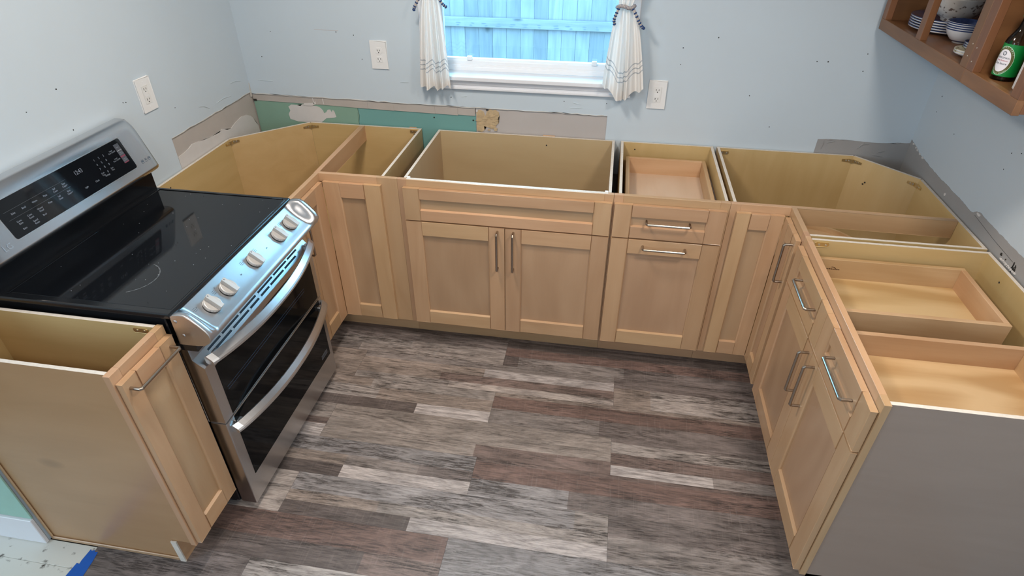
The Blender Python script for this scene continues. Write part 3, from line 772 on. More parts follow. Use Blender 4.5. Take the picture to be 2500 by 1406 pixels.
# ---------------- left corner cabinet
CL = tag(empty('corner_cabinet', (-.2, .2, 0)), 'left corner base cabinet with open top, between range and sink cabinet', 'cabinet')
SE = -.305
panel_poly('side_panel', (.2785, .019), (.2785, .594), PT, TK, T, ply[2], CL, -1)
panel_poly('back_panel', (-.300, .5815), (.278, .5815), PT, TK, T, ply[0], CL, 1)
panel_poly('diagonal_panel', (-.588, .2965), (-.3005, .5815), PT, TK, T, ply[0], CL, 1)
panel_poly('back_panel', (-.585, SE+.012), (-.585, .296), PT, TK, T, ply[1], CL, 1)
panel_poly('side_panel', (-.597, SE), (-.019, SE), PT, TK, T, ply[0], CL, 1)
slab('bottom_panel', [(-.584,SE+.013),(-.02,SE+.013),(-.02,.02),(.278,.02),(.278,.580),(-.300,.580),(-.584,.297)], XY, TK, TK+.016, ply[0], CL)
bm = bmesh.new(); prism(bm, [(-.019, 0.0), (0, 0.0), (-.008, .581), (-.034, .581)], XY, .802, T); fin('center_brace', bm, maple[1], CL, bev=.001)
rbox('frame_rail', RB, (.0002, .262, -F, 0, .838, T), maple[0], CL); rbox('frame_rail', RB, (0.0002, .262, -F, 0, TK, .142), maple[0], CL)
rbox('frame_stile', RB, (.262, .353, -F+.0004, .0003, TK, T+.0002), maple[2], CL)
rbox('frame_rail', RL, (SE+.038, -.0002, -F, 0, .838, T), maple[1], CL); rbox('frame_rail', RL, (SE+.038, -.0002, -F, 0, TK, .142), maple[1], CL)
rbox('frame_stile', RL, (SE, SE+.038, -F+.0004, .0003, TK, T+.0002), maple[2], CL)
box('toe_kick', (-.09, .353, .076, .090, 0, TK), maple[0], CL); box('toe_kick', (-.090, -.076, SE, .076, 0, TK), maple[1], CL)
shaker(RB, D1+.0012, .2808, ZB, ZD, CL, st=.076)
shaker(RL, SE+.026, -D1-.0012, ZB, ZD, CL, st=.076, handle=(SE+.052, .70, .165, True))
bracket_bent((-.300, .5815, .858), (1, 0, 0), (0, -1, 0), (-.71, -.70, 0), (.70, -.71, 0), CL, .042)
bracket_bent((-.585, .296, .862), (.71, .70, 0), (.70, -.71, 0), (0, -1, 0), (1, 0, 0), CL, .042)
bracket_flat((.252, .5812, .862), (1, 0, 0), (0, -1, 0), CL, .04)
hole((.252, .5812, .846), (0, -1, 0), CL); hole((-.5852, -.18, .845), (1, 0, 0), CL)
bm = bmesh.new(); lathe(bm, [(0, 0), (.262, 0), (.262, .03), (.254, .03), (.254, .012), (0, .012)], (-.22, .22, .42), 40); fin('turning_shelf', bm, ply[0], CL)
box('shim', (.225, .262, .5942, .5995, .868, .8795), maple[0], CL)

# ---------------- sink cabinet
CS = tag(empty('sink_cabinet', (.81, .3, 0)), 'wide sink base cabinet with open top under the window, two doors', 'cabinet')
SX0, SX1 = .3535, 1.2675
panel_poly('side_panel', (.378, .019), (.378, .594), PT, TK, T, skin[2], CS, -1)
panel_poly('side_panel', (1.244, .019), (1.244, .594), PT, TK, T, skin[2], CS, -1)
panel_poly('back_panel', (.390, .5815), (1.244, .5815), PT, TK, T, wood('sink_back', (.52,.385,.225), (.46,.33,.185), 0, contrast=.9, var=.02, stretch=5, fig=.1), CS, 1)
box('bottom_panel', (.391, 1.2435, .02, .581, TK, TK+.016), ply[0], CS)
fr = [('frame_rail', (SX0+.038, SX1-.038, -F, 0, .838, T), maple[0]), ('frame_rail', (SX0+.038, SX1-.038, -F, 0, .672, .710), maple[0]), ('frame_rail', (SX0+.038, SX1-.038, -F, 0, TK, .142), maple[0]),
      ('frame_stile', (SX0, SX0+.038, -F+.0004, .0003, TK, T+.0002), maple[2]), ('frame_stile', (SX1-.038, SX1-.0003, -F+.0004, .0003, TK, T+.0002), maple[2])]
for n_, b_, m_ in fr: rbox(n_, RB, b_, m_, CS)
rbox('raw_edge', RB, (.392, 1.243, -F-.0012, -.004, T-.006, T+.0006), edge_ply, CS)
shaker(RB, .3797, 1.2620, ZG1, ZD, CS, 'false_drawer_front', rl=.052, horiz_panel=True)
shaker(RB, .3797, .8187, ZB, ZG0, CS, handle=(.7885, .579, .186, True))
shaker(RB, .8215, 1.2620, ZB, ZG0, CS, handle=(.858, .580, .186, True))
box('toe_kick', (SX0, SX1, .076, .090, 0, TK), maple[0], CS)
hole((.926, .5812, .834), (0, -1, 0), CS)
box('shim', (.905, .965, .5942, .5995, .870, .8795), maple[0], CS)
for xx in (.398, 1.236): box('corner_clip', (xx-.007, xx+.007, .0195, .030, T-.02, T+.003), vinyl, CS, bev=.002)

# ---------------- drawer cabinet on the back run
CD = tag(empty('drawer_cabinet', (1.5, .3, 0)), 'narrow base cabinet with one drawer over one door, right of the sink cabinet', 'cabinet')
DX0, DX1 = 1.2680, 1.7245
panel_poly('side_panel', (1.286, .019), (1.286, .594), PT, TK, T, ply[2], CD, -1)
panel_poly('side_panel', (1.704, .019), (1.704, .594), PT, TK, T, ply[2], CD, -1)
panel_poly('back_panel', (1.298, .5815), (1.704, .5815), PT, TK, T, ply[2], CD, 1)
box('bottom_panel', (1.299, 1.7035, .02, .581, TK, TK+.016), ply[0], CD)
for n_, b_, m_ in [('frame_rail', (DX0+.038, DX1-.038, -F, 0, .838, T), maple[0]), ('frame_rail', (DX0+.038, DX1-.038, -F, 0, .672, .710), maple[0]), ('frame_rail', (DX0+.038, DX1-.038, -F, 0, TK, .142), maple[0]),
      ('frame_stile', (DX0+.0003, DX0+.038, -F+.0004, .0003, TK, T+.0002), maple[2]), ('frame_stile', (DX1-.038, DX1-.0003, -F+.0004, .0003, TK, T+.0002), maple[2])]:
    rbox(n_, RB, b_, m_, CD)
box('toe_kick', (DX0, DX1, .076, .090, 0, TK), maple[0], CD)
shaker(RB, 1.2735, 1.7145, ZG1, ZD, CD, 'drawer_front', rl=.056, horiz_panel=True, handle=(1.4935, .779, .172, False))
shaker(RB, 1.2735, 1.7145, ZB, ZG0, CD, handle=(1.4925, .6605, .172, False))
def drawer_box(x0, x1, y0, y1, zt, zb, parent, along_y, bot=None):
    th = .0165
    b = box('drawer_box', (x0+.004, x1-.004, y0+.004, y1-.004, zb-.006, zb), bot or drw_bot[0], parent, bev=0)
    zl = zb-.014
    if along_y:
        box('drawer_side', (x0, x0+th, y0, y1, zl, zt), drw[1], b, bev=.001); box('drawer_side', (x1-th, x1, y0, y1, zl, zt), drw[1], b, bev=.001)
        box('drawer_back', (x0+th, x1-th, y1-th, y1, zl, zt), drw[0], b, bev=.001); box('drawer_back', (x0+th, x1-th, y0, y0+th, zl, zt), drw[0], b, bev=.001)
    else:
        box('drawer_side', (x0, x1, y0, y0+th, zl, zt), drw[0], b, bev=.001); box('drawer_side', (x0, x1, y1-th, y1, zl, zt), drw[0], b, bev=.001)
        box('drawer_back', (x1-th, x1, y0+th, y1-th, zl, zt), drw[1], b, bev=.001); box('drawer_back', (x0, x0+th, y0+th, y1-th, zl, zt), drw[1], b, bev=.001)
    return b
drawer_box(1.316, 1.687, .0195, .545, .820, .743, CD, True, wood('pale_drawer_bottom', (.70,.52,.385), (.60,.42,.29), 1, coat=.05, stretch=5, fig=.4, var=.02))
for xx in (1.2985, 1.7): box('drawer_runner', (xx, xx+.004, .03, .53, .745, .79), steel2, CD)
hole((1.355, .5812, .842), (0, -1, 0), CD); 

# ---------------- right corner cabinet
CR = tag(empty('corner_cabinet', (2.2, .2, 0)), 'right corner base cabinet with open top and a round turning shelf inside', 'cabinet')
SR = -.2225
panel_poly('side_panel', (1.735, .019), (1.735, .594), PT, TK, T, ply[2], CR, -1)
panel_poly('back_panel', (1.747, .5815), (2.342, .5815), PT, TK, T, ply[2], CR, 1)
panel_poly('diagonal_panel', (2.342, .5815), (2.546, .3635), PT, TK, T, wood('diag_ply', (.60,.435,.225), (.52,.36,.165), 2, contrast=.7, var=.02, stretch=7, fig=.15), CR, 1)
panel_poly('back_panel', (2.545, SR+.009+PT), (2.545, .363), PT, TK, T, ply[1], CR, -1)
panel_poly('side_panel', (XR+.019, SR+.0085), (2.557, SR+.0085), PT, TK, T, ply[0], CR, 1)
slab('bottom_panel', [(1.748,.02),(XR+.02,.02),(XR+.02,SR+.022),(2.544,SR+.022),(2.544,.362),(2.341,.580),(1.748,.580)], XY, TK, TK+.016, ply[0], CR)
bm = bmesh.new(); prism(bm, [(XR, .0002), (2.5445, -.013), (2.5445, .008), (XR, .0190)], XY, .805, T); fin('center_brace', bm, maple[0], CR, bev=.001)
rbox('frame_rail', RB, (1.7632, XR, -F, 0, .838, T), maple[0], CR); rbox('frame_rail', RB, (1.7632, XR, -F, 0, TK, .142), maple[0], CR)
rbox('frame_stile', RB, (1.7252, 1.7632, -F+.0004, .0003, TK, T+.0002), maple[2], CR)
rbox('frame_rail', RR, (SR+.038, -.0002, -F, 0, .838, T), maple[1], CR); rbox('frame_rail', RR, (SR+.038, -.0002, -F, 0, TK, .142), maple[1], CR)
rbox('frame_stile', RR, (SR, SR+.038, -F+.0004, .0003, TK, T+.0002), maple[2], CR)
box('toe_kick', (1.7252, XR+.09, .076, .090, 0, TK), maple[0], CR); box('toe_kick', (XR+.076, XR+.09, SR, .076, 0, TK), maple[1], CR)
shaker(RB, 1.7505, XR-D1-.0012, ZB, ZD, CR, st=.0555)
shaker(RR, SR+.0155, -D1-.0012, ZB, ZD, CR, st=.0555, handle=(-.189, .735, .165, True))
bracket_bent((2.342, .5815, .855), (-1, 0, 0), (0, -1, 0), (.68, -.73, 0), (-.73, -.68, 0), CR, .046)
bracket_bent((2.545, .364, .849), (-.68, .73, 0), (-.73, -.68, 0), (0, -1, 0), (-1, 0, 0), CR, .042)
bracket_flat((1.770, .5812, .855), (1, 0, 0), (0, -1, 0), CR, .04)
bracket_flat((2.520, SR+.0208, .860), (1, 0, 0), (0, 1, 0), CR, .03)
hole((2.40, .515, .78), (-.73, -.68, 0), CR); hole((2.395, .52, .77), (-.73, -.68, 0), CR); hole((2.5448, .03, .80), (-1, 0, 0), CR)
bm = bmesh.new(); lathe(bm, [(0, 0), (.205, 0), (.21, .004), (.21, .034), (.198, .034), (.198, .012), (0, .012)], (2.135, .148, .60), 48); tag(fin('turning_shelf', bm, drw[0], CR), 'round turning shelf with a raised rim')

# ---------------- two-drawer cabinet on the right run
CW = tag(empty('drawer_cabinet', (2.25, -.64, 0)), 'two-drawer two-door base cabinet at the near end of the right-hand run', 'cabinet')
Y0, Y1 = -1.0608, -.2228
panel_poly('side_panel', (XR+.019, -.243), (2.557, -.243), PT, TK, T, ply[0], CW, 1)
bm = bmesh.new(); prism(bm, [(XR+.076, 0), (2.557, 0), (2.557, T), (XR+.012, T), (XR+.012, TK), (XR+.076, TK)], XZ, -1.055, -1.043)
o = fin('end_panel', bm, [greyskin[0], edge_ply], CW)
for p in o.data.polygons:
    if p.normal.z > .9: p.material_index = 1
panel_poly('back_panel', (2.545, -1.043), (2.545, -.243), PT, TK, T, ply[2], CW, -1)
box('bottom_panel', (XR+.02, 2.544, -1.042, -.244, TK, TK+.016), ply[1], CW)
for n_, b_, m_ in [('frame_rail', (Y0+.040, Y1-.038, -F, 0, .838, T), maple[1]), ('frame_rail', (Y0+.040, Y1-.038, -F, 0, .672, .710), maple[1]), ('frame_rail', (Y0+.040, Y1-.038, -F, 0, TK, .142), maple[1]),
      ('frame_stile', (Y0, Y0+.040, -F+.0004, .0003, TK, T+.0002), maple[2]), ('frame_stile', (Y1-.038, Y1-.0003, -F+.0004, .0003, TK, T+.0002), maple[2])]:
    rbox(n_, RR, b_, m_, CW)
box('toe_kick', (XR+.076, XR+.09, -1.043, Y1, 0, TK), maple[1], CW)
ym = -.6455
shaker(RR, ym+.0012, -.2372, ZG1, ZD, CW, 'drawer_front', rl=.058, horiz_panel=True, handle=(-.4655, .7875, .172, False))
shaker(RR, -1.0549, ym-.0012, ZG1, ZD, CW, 'drawer_front', rl=.058, horiz_panel=True, handle=(-.873, .7865, .172, False))
shaker(RR, ym+.0012, -.2372, ZB, ZG0, CW, handle=(-.621, .5785, .172, True))
shaker(RR, -1.0549, ym-.0012, ZB, ZG0, CW, handle=(-.6935, .5795, .172, True))
d1 = drawer_box(XR+.020, 2.487, -.587, -.258, .820, .743, CW, False)
d2 = drawer_box(XR+.020, 2.487, -1.030, -.684, .820, .743, CW, False)
bracket_flat((2.008, -.2432, .860), (1, 0, 0), (0, -1, 0), CW, .045)
hole((2.5448, -.36, .835), (-1, 0, 0), CW)
# ink stamp inside the far drawer
bm = bmesh.new()
sx, sy, sz = 2.058, -.2748, .7815
SF = lambda u, v: (sx+u, sy-.0004, sz+v)
arc = [(.012*math.cos(t)+.000, .012*math.sin(t)*.75+.000) for t in [math.radians(a) for a in range(20, 125, 12)]]
for (a, b_), (c, d) in zip(arc, arc[1:]):
    v = [bm.verts.new(SF(a, b_)), bm.verts.new(SF(c, d)), bm.verts.new(SF(c*.80, d*.80)), bm.verts.new(SF(a*.80, b_*.80))]; bm.faces.new(v)
for u in range(-4, 4):
    a = u*.0062+.001; h = .0026+.0008*((u*5) % 3)
    v = [bm.verts.new(SF(a, -.002)), bm.verts.new(SF(a+.0048, -.002)), bm.verts.new(SF(a+.0048, -.002+h)), bm.verts.new(SF(a, -.002+h))]; bm.faces.new(v)
me = bpy.data.meshes.new('ink_stamp'); bm.to_mesh(me); bm.free()
link('ink_stamp', me, plain('brown_ink', (.07, .025, .008), .8), d1)

# ---------------- narrow cabinet left of the range
CN = tag(empty('narrow_cabinet', (-.3, -1.17, 0)), 'narrow tan base cabinet at the near end, left of the range', 'cabinet')
NY0, NY1 = -1.2848, -1.0620
panel_poly('side_panel', (-.597, -1.0785), (-.0005-F, -1.0785), PT, TK, T, ply[0], CN, 1)
bm = bmesh.new(); prism(bm, [(-.597, 0), (-.0955, 0), (-.0955, TK), (-F, TK), (-F, T), (-.597, T)], XZ, -1.278, -1.266)
o = fin('end_panel', bm, [wood('tan_end_panel', (.48,.285,.148), (.37,.21,.10), 0, rough=.34, coat=.12, contrast=1.0, var=.02, stretch=4, fig=.1, knots=3.2), edge_ply], CN)
for p in o.data.polygons:
    if p.normal.z > .9: p.material_index = 1
panel_poly('back_panel', (-.585, -1.2655), (-.585, -1.0785), PT, TK, T, ply[2], CN, 1)
box('bottom_panel', (-.584, -.02, -1.2655, -1.079, TK, TK+.016), ply[0], CN)
for n_, b_, m_ in [('frame_rail', (NY0+.038, NY1-.038, -F, 0, .838, T), maple[1]), ('frame_rail', (NY0+.038, NY1-.038, -F, 0, TK, .142), maple[1]),
      ('frame_stile', (NY0, NY0+.038, -F-.0004, .0003, TK, T+.0002), maple[2]), ('frame_stile', (NY1-.038, NY1, -F+.0004, .0003, TK, T+.0002), maple[2])]:
    rbox(n_, RL, b_, m_, CN)
box('toe_kick', (-.095, -.076, NY0+.004, NY1, 0, TK-.002), [maple[1]], CN)
box('toe_end', (-.0955, -.0757, NY0-.0005, NY0+.0045, 0, TK), edge_ply, CN, bev=0)
box('base_strip', (-.597, -.097, -1.284, -1.2785, .0, .016), maple[0], CN, bev=.002)
box('scribe_strip', (-.597, -.586, -1.284, -1.2785, .016, T-.002), maple[2], CN, bev=.002)
shaker(RL, -1.2788, -1.0659, ZB, ZD, CN, st=.058, handle=(-1.1735, .8175, .172, False))
bracket_flat((-.062, -1.0790, .861), (1, 0, 0), (0, -1, 0), CN, .045)
# ------------------------------------------------------------------ range
RG = tag(empty('electric_range', (-.25, -.682, 0)), 'stainless steel double-oven range with black glass cooktop and five knobs', 'range')
RY0, RY1, RYC = -1.056, -.308, -.682
bm = bmesh.new(); abox(bm, -.585, .002, -1.050, -.314, .035, .893); fin('body', bm, blackenamel, RG, bev=.003)
bm = bmesh.new(); abox(bm, -.54, -.035, -1.03, -.33, .0, .036); fin('plinth', bm, blackenamel, RG)
bm = bmesh.new(); abox(bm, -.560, .031, -1.0585, -.3055, .893, .912); fin('cooktop', bm, blackenamel, RG, bev=.006, seg=3)
ck = RG.children[-1]
bm = bmesh.new(); abox(bm, -.505, .020, -1.034, -.330, .9115, .9128); fin('cooktop_glass', bm, blackgloss, ck, bev=.0006)
bm = bmesh.new()
for rr in ((-.515, -.507, -1.040, -.324), (-.515, .010, -.328, -.322)):
    abox(bm, rr[0], rr[1], rr[2], rr[3], .9115, .9155)
fin('cooktop_rim', bm, blackgloss, ck, bev=.0015, seg=2)
bm = bmesh.new()
cx, cy, r_ = -.205, -.905, .083
for k in range(34):
    t0, t1 = math.radians(-62+k*4), math.radians(-62+k*4+4.01)
    j0 = .0008*(1+math.sin(k*1.7)); 
    v = [bm.verts.new((cx+(r_+q)*math.cos(t), cy+(r_+q)*math.sin(t), .9131)) for q, t in ((-.001-j0, t0), (.001+j0*.5, t0), (.001+j0*.5, t1), (-.001-j0, t1))]; bm.faces.new(v)
me = bpy.data.meshes.new('burner_ring'); bm.to_mesh(me); bm.free(); link('burner_ring', me, plain('faint_ring', (.10, .11, .12), .5), ck)
# control panel: lofted, with raised ends
bm = bmesh.new(); rows = []
ysl = [RY0-.001]+[RY0+.004*i for i in range(1, 21)]+[RY0+.08+(RY1-RY0-.16)*i/20 for i in range(21)]+[RY1-.004*i for i in range(20, 0, -1)]+[RY1+.001]
def prof_at(y):
    d = min(y-RY0, RY1-y); k = 1-max(0, min(1, (d-.012)/.045)); k = k*k*(3-2*k)
    A = [(.0275,.904),(.036,.9085),(.055,.9112),(.072,.9105),(.086,.902),(.108,.880),(.124,.861),(.1315,.848),(.133,.836),(.126,.818),(.108,.806),(.085,.8025),(.026,.802)]
    B = [(.0275,.900),(.032,.8965),(.046,.8845),(.060,.8725),(.074,.8610),(.090,.8495),(.106,.8385),(.118,.8345),(.1255,.829),(.1245,.815),(.112,.8055),(.090,.8025),(.026,.802)]
    return [(a[0]*k+b[0]*(1-k), a[1]*k+b[1]*(1-k)) for a, b in zip(A, B)]
for y in ysl: rows.append([bm.verts.new((p[0], y, p[1])) for p in prof_at(y)])
for A, B in zip(rows, rows[1:]):
    for i in range(len(A)-1): bm.faces.new([A[i], A[i+1], B[i+1], B[i]])
    bm.faces.new([A[-1], A[0], B[0], B[-1]])
bm.faces.new(list(reversed(rows[0]))); bm.faces.new(rows[-1])
cp = fin('control_panel', bm, steel, RG)
for p in cp.data.polygons: p.use_smooth = len(p.vertices) == 4
bm = bmesh.new()
for (xx, zz) in ((.040, .888), (.048, .842)): lathe(bm, [(0, .0022), (.0035, .002), (.0058, .0006), (.006, 0)], (0, 0, 0), 14)
bmesh.ops.rotate(bm, verts=bm.verts, cent=(0, 0, 0), matrix=Matrix.Rotation(math.radians(90), 3, 'X'))
vs = list(bm.verts); h = len(vs)//2
for i, v in enumerate(vs): v.co += Vector(((.040, RY0-.0008, .888) if i < h else (.050, RY0-.0008, .838)))
fin('screw', bm, steel2, cp, smooth=True)
box('trim_block', (.004, .075, RY0+.002, RY1-.002, .776, .802), blackenamel, RG)
# knobs
kn = Vector((.598, 0, .801)); ks = Vector((.801, 0, -.598)); ky = Vector((0, 1, 0))
def knob(y):
    c = Vector((.0725, y, .8618)); M = lambda a, b_, h_: tuple(c+ks*a+ky*b_+kn*h_)
    def ring(bm, prof, n=36):
        rings = []
        for r_, h_ in prof:
            rings.append([bm.verts.new(M(r_*math.cos(2*math.pi*i/n), r_*math.sin(2*math.pi*i/n), h_)) for i in range(n)] if r_ > 1e-6 else [bm.verts.new(M(0, 0, h_))])
        for A, B in zip(rings, rings[1:]):
            for i in range(n):
                j = (i+1) % n
                if len(B) == 1: bm.faces.new([A[i], A[j], B[0]])
                else: bm.faces.new([A[i], A[j], B[j], B[i]])
    bm = bmesh.new(); ring(bm, [(.0275, -.004), (.0275, .003), (.0265, .003)]); ring(bm, [(.0265, .003), (0, .003)])
    kb = fin('knob', bm, blackenamel, RG)
    bm = bmesh.new(); ring(bm, [(.0285, .003), (.0285, .0105), (.0272, .0125), (.0255, .0130), (.024, .0128), (0, .0126)])
    fin('knob_dial', bm, knobmat, kb, smooth=False)
    bm = bmesh.new()
    out = [(.026*math.cos(t), .0085*(1 if math.sin(t) > 0 else -1)) for t in (math.radians(19), math.radians(161), math.radians(199), math.radians(341))]
    out = [(.0275, -.0075), (.0285, 0), (.0275, .0075), (-.0265, .0075), (-.0285, .003), (-.0285, -.003), (-.0265, -.0075)]
    prism(bm, out, M, .0124, .0255); fin('knob_grip', bm, knobmat, kb, bev=.0012, seg=2)
    bm = bmesh.new(); prism(bm, [(-.0255, -.002), (-.0255, .002), (-.021, .002), (-.021, -.002)], M, .0254, .0258)
    for i in range(9):
        t = math.radians(-70+i*17.5); q = Vector((math.cos(t)*.0286, math.sin(t)*.0286)); tx = Vector((-math.sin(t), math.cos(t)))*.0008
        v = [bm.verts.new(M(q.x+s*tx.x, q.y+s*tx.y, hh)) for s, hh in ((-1, .0055), (1, .0055), (1, .0085), (-1, .0085))]; bm.faces.new(v)
    fin('knob_mark', bm, plain('knob_mark_print', (.10, .10, .11), .5) if 'knob_mark_print' not in bpy.data.materials else bpy.data.materials['knob_mark_print'], kb)
for y in (-.418, -.507, -.678, -.846, -.936): knob(y)
# tiny prints on the control panel
CPF = lambda a0, y0: (lambda u, v: tuple(Vector((.0725, 0, .8618))+ks*(a0-v)+Vector((0, y0+u, 0))+kn*.0022))
bm = bmesh.new()
for a0, y0 in ((-.030,-.985),(-.026,-.890),(-.028,-.725),(-.028,-.640),(-.028,-.46)):
    for k in range(3):
        f = CPF(a0+.005*k, y0); w_ = .006+.002*(k % 2)
        v = [bm.verts.new(f(u, q)) for u, q in ((-w_, 0), (w_, 0), (w_, .0014), (-w_, .0014))]; bm.faces.new(v)
for a0, y0 in ((.0, -.765), (.0, -.595), (-.028, -.975), (-.03, -.875)):
    f = CPF(a0, y0); bm.faces.new([bm.verts.new(f(.0022*math.cos(t), .0022*math.sin(t))) for t in [2*math.pi*i/10 for i in range(10)]])
me = bpy.data.meshes.new('panel_print'); bm.to_mesh(me); bm.free(); link('panel_print', me, plain('dark_panel_print', (.09, .11, .14), .5), cp)
# oven doors
DXF = .066
def oven_door(z0, z1, gz0, gz1, hz, name):
    bm = bmesh.new()
    if z1 > .7: prism(bm, [(.006, z0), (DXF, z0), (DXF, .698), (.036, .730), (.034, z1), (.006, z1)], XZ, -1.0475, -.3055)
    else: abox(bm, .006, DXF, -1.0475, -.3055, z0, z1)
    d = fin(name, bm, steel2, RG, bev=.003, seg=2)
    box('window_glass', (DXF-.001, DXF+.0012, -1.003, -.333, gz0, gz1), ovenglass, d, bev=.0005)
    # bowed handle
    n = 36; bm = bmesh.new(); rings = []
    ya, yb_ = -1.030, -.306
    for i in range(n+1):
        s = i/n; y = ya+(yb_-ya)*s; q = 2*s-1
        bow = .052*(1-abs(q)**2.2); x = DXF+.0125+bow
        if i in (0, n): x = DXF+.0105
        zc = hz-.006*(1-q*q)
        hw, hh = .0125, .0155
        pr = [(-.013, .010), (-.0105, .0150), (-.006, .0165), (.010, .001), (.0135, -.0050), (.0125, -.0135), (.009, -.0165), (-.004, -.0160), (-.012, -.009)]
        rings.append([bm.verts.new((x+a, y, zc+b_)) for a, b_ in pr])
    for A, B in zip(rings, rings[1:]):
        m_ = len(A)
        for k in range(m_): bm.faces.new([A[k], A[(k+1) % m_], B[(k+1) % m_], B[k]])
    bm.faces.new(list(reversed(rings[0]))); bm.faces.new(rings[-1])
    h = fin('door_handle', bm, steel, d, bev=0)
    for yy in (-.990, -.345):
        box('handle_mount', (DXF-.001, DXF+.014, yy-.012, yy+.012, hz-.012, hz+.010), steel, h, bev=.003)
    return d
du = oven_door(.457, .772, .460, .672, .719, 'upper_oven_door')
dl = oven_door(.030, .450, .147, .446, .412, 'lower_oven_door')
# vent slots above the upper handle, on the sloping band of the door
sv = Vector((.036-DXF, 0, .730-.698)).normalized(); sn_ = Vector((sv.z, 0, -sv.x))
VB = lambda u, v, t: tuple(Vector((DXF, 0, .698))+Vector((0, u, 0))+sv*v+sn_*t)
def slot(y0, y1, v0, v1):
    bm = bmesh.new(); prism(bm, [(y0, v0), (y1, v0), (y1, v1), (y0, v1)], VB, -.002, .0007); fin('vent_slot', bm, darkslot, du)
    bm = bmesh.new(); prism(bm, [(y0-.002, v0-.0022), (y1+.002, v0-.0022), (y1+.002, v0), (y0-.002, v0)], VB, -.002, .0016); fin('vent_lip', bm, steel, du, bev=.0004)
for y0, y1 in ((-.985,-.915),(-.903,-.805),(-.793,-.690),(-.674,-.571),(-.559,-.461),(-.449,-.375)): slot(y0, y1, .0275, .0345)
for y0, y1 in ((-.960,-.870),(-.858,-.760),(-.748,-.690),(-.674,-.616),(-.604,-.506),(-.494,-.404)): slot(y0, y1, .0120, .0195)
# inner frame lines seen through the upper glass and a small tag on the lower glass
bm = bmesh.new()
for z0 in (.565, .553): abox(bm, DXF+.0011, DXF+.0014, -.985, -.42, z0, z0+.0018)
fin('glass_line', bm, plain('blue_glass_line', (.02, .05, .10), .2), du)
bm = bmesh.new()
for z0 in (.172, .180, .188): abox(bm, DXF+.0011, DXF+.0014, -.41, -.355, z0, z0+.0022)
fin('glass_print', bm, lett, dl)
# backguard
prof = [(-.587,.995),(-.512,.995),(-.4935,.9985),(-.487,1.004),(-.484,1.012),(-.486,1.018),(-.488,1.024),(-.5249,1.136),(-.5269,1.142),(-.5289,1.148),(-.533,1.159),(-.539,1.172),(-.548,1.185),(-.558,1.1945),(-.575,1.1965),(-.587,1.1965)]
bm = bmesh.new()
n_ = 12; rows = []
ysl = [RY0, RY0+.003, RY0+.010, RY0+.022]+[RY0+.04+(RY1-RY0-.08)*i/6 for i in range(7)]+[RY1-.022, RY1-.010, RY1-.003, RY1]
def shrink(y):
    d = min(y-RY0, RY1-y); return 0 if d > .0215 else .0215-math.sqrt(max(0, .0215**2-(.0215-d)**2))
for y in ysl:
    s = shrink(y); rows.append([bm.verts.new((p[0]-(s*.3 if p[0] > -.58 else 0), y, p[1]-s*max(0, (p[1]-1.1)/.096))) for p in prof])
for A, B in zip(rows, rows[1:]):
    for i in range(len(A)): bm.faces.new([A[i], A[(i+1) % len(A)], B[(i+1) % len(A)], B[i]])
bm.faces.new(list(reversed(rows[0]))); bm.faces.new(rows[-1])
bgd = fin('backguard', bm, backsteel, RG)
for p in bgd.data.polygons: p.use_smooth = len(p.vertices) == 4 and abs(p.normal.z) < .95
box('riser', (-.585, -.529, RY0+.004, RY1-.004, .900, .998), blackenamel, RG, bev=.003)
# display panel on the backguard slope
b0 = Vector((-.484, 0, 1.012)); b1 = Vector((-.5295, 0, 1.150)); bs = (b1-b0).normalized(); bn = Vector((bs.z, 0, -bs.x))
BG = lambda u, v, t: tuple(b0+bs*v+bn*t+Vector((0, u, 0)))      # u = y, v = up the slope from the lower edge
dv0, dv1 = .034, .150
out = []
for cy, cv, a0 in ((-.948+.008, dv0+.008, 180), (-.408-.008, dv0+.008, 270), (-.408-.008, dv1-.008, 0), (-.948+.008, dv1-.008, 90)):
    out += [(cy+.008*math.cos(math.radians(a0+k*22.5)), cv+.008*math.sin(math.radians(a0+k*22.5))) for k in range(5)]
bm = bmesh.new(); prism(bm, out, BG, -.001, .0012); dsp = fin('control_display', bm, blackgloss, bgd)
big = [(-.678+(u+.678)*1.0+(.0028 if u > -.678 else -.0028), v+(.0028 if v > .09 else -.0028)) for u, v in out]
bm = bmesh.new(); prism(bm, big, BG, -.001, .0007); fin('display_trim', bm, steel, bgd)
items = []
def put(s, u, v, size=.0085, al='CENTER', xs=.9): items.append((s, size, (lambda a, b_, u=u, v=v: BG(u+a, v+b_, .00155)), al, xs))
for s, u, v in (('Bake', -.905, .102), ('Broil', -.866, .102), ('Warm', -.825, .102), ('Pizza', -.784, .102), ('Self\nClean', -.745, .102), ('Easy\nClean+', -.705, .102),
                ('Conv.\nBake', -.905, .072), ('Conv.\nRoast', -.866, .072), ('Warm/\nProof', -.825, .074), ('Pizza', -.784, .078), ('Self\nClean', -.745, .076), ('Easy\nClean+', -.705, .076),
                ('Bake', -.905, .051), ('Speed\nRoast', -.862, .051), ('Broil', -.825, .056), ('Light', -.640, .062), ('Clock', -.590, .062), ('Settings', -.540, .062)):
    put(s, u, v, .0080)
for k, s in enumerate('123456789'): put(s, -.552+.022*(k % 3), .122-.0165*(k//3), .0105)
put('Cook\nTime', -.553, .071, .0070); put('0', -.530, .071, .0105); put('Start\nTime', -.507, .071, .0070)
put('Upper\nTimer On/Off', -.470, .120, .0066); put('Lower\nTimer On/Off', -.470, .091, .0066)
lettering('lettering', items, lett, dsp)
items = []; put('12:43', -.632, .115, .020, 'CENTER', .8)
lettering('clock_digits', items, plain('clock_grey', (.20, .22, .27), .5), dsp)
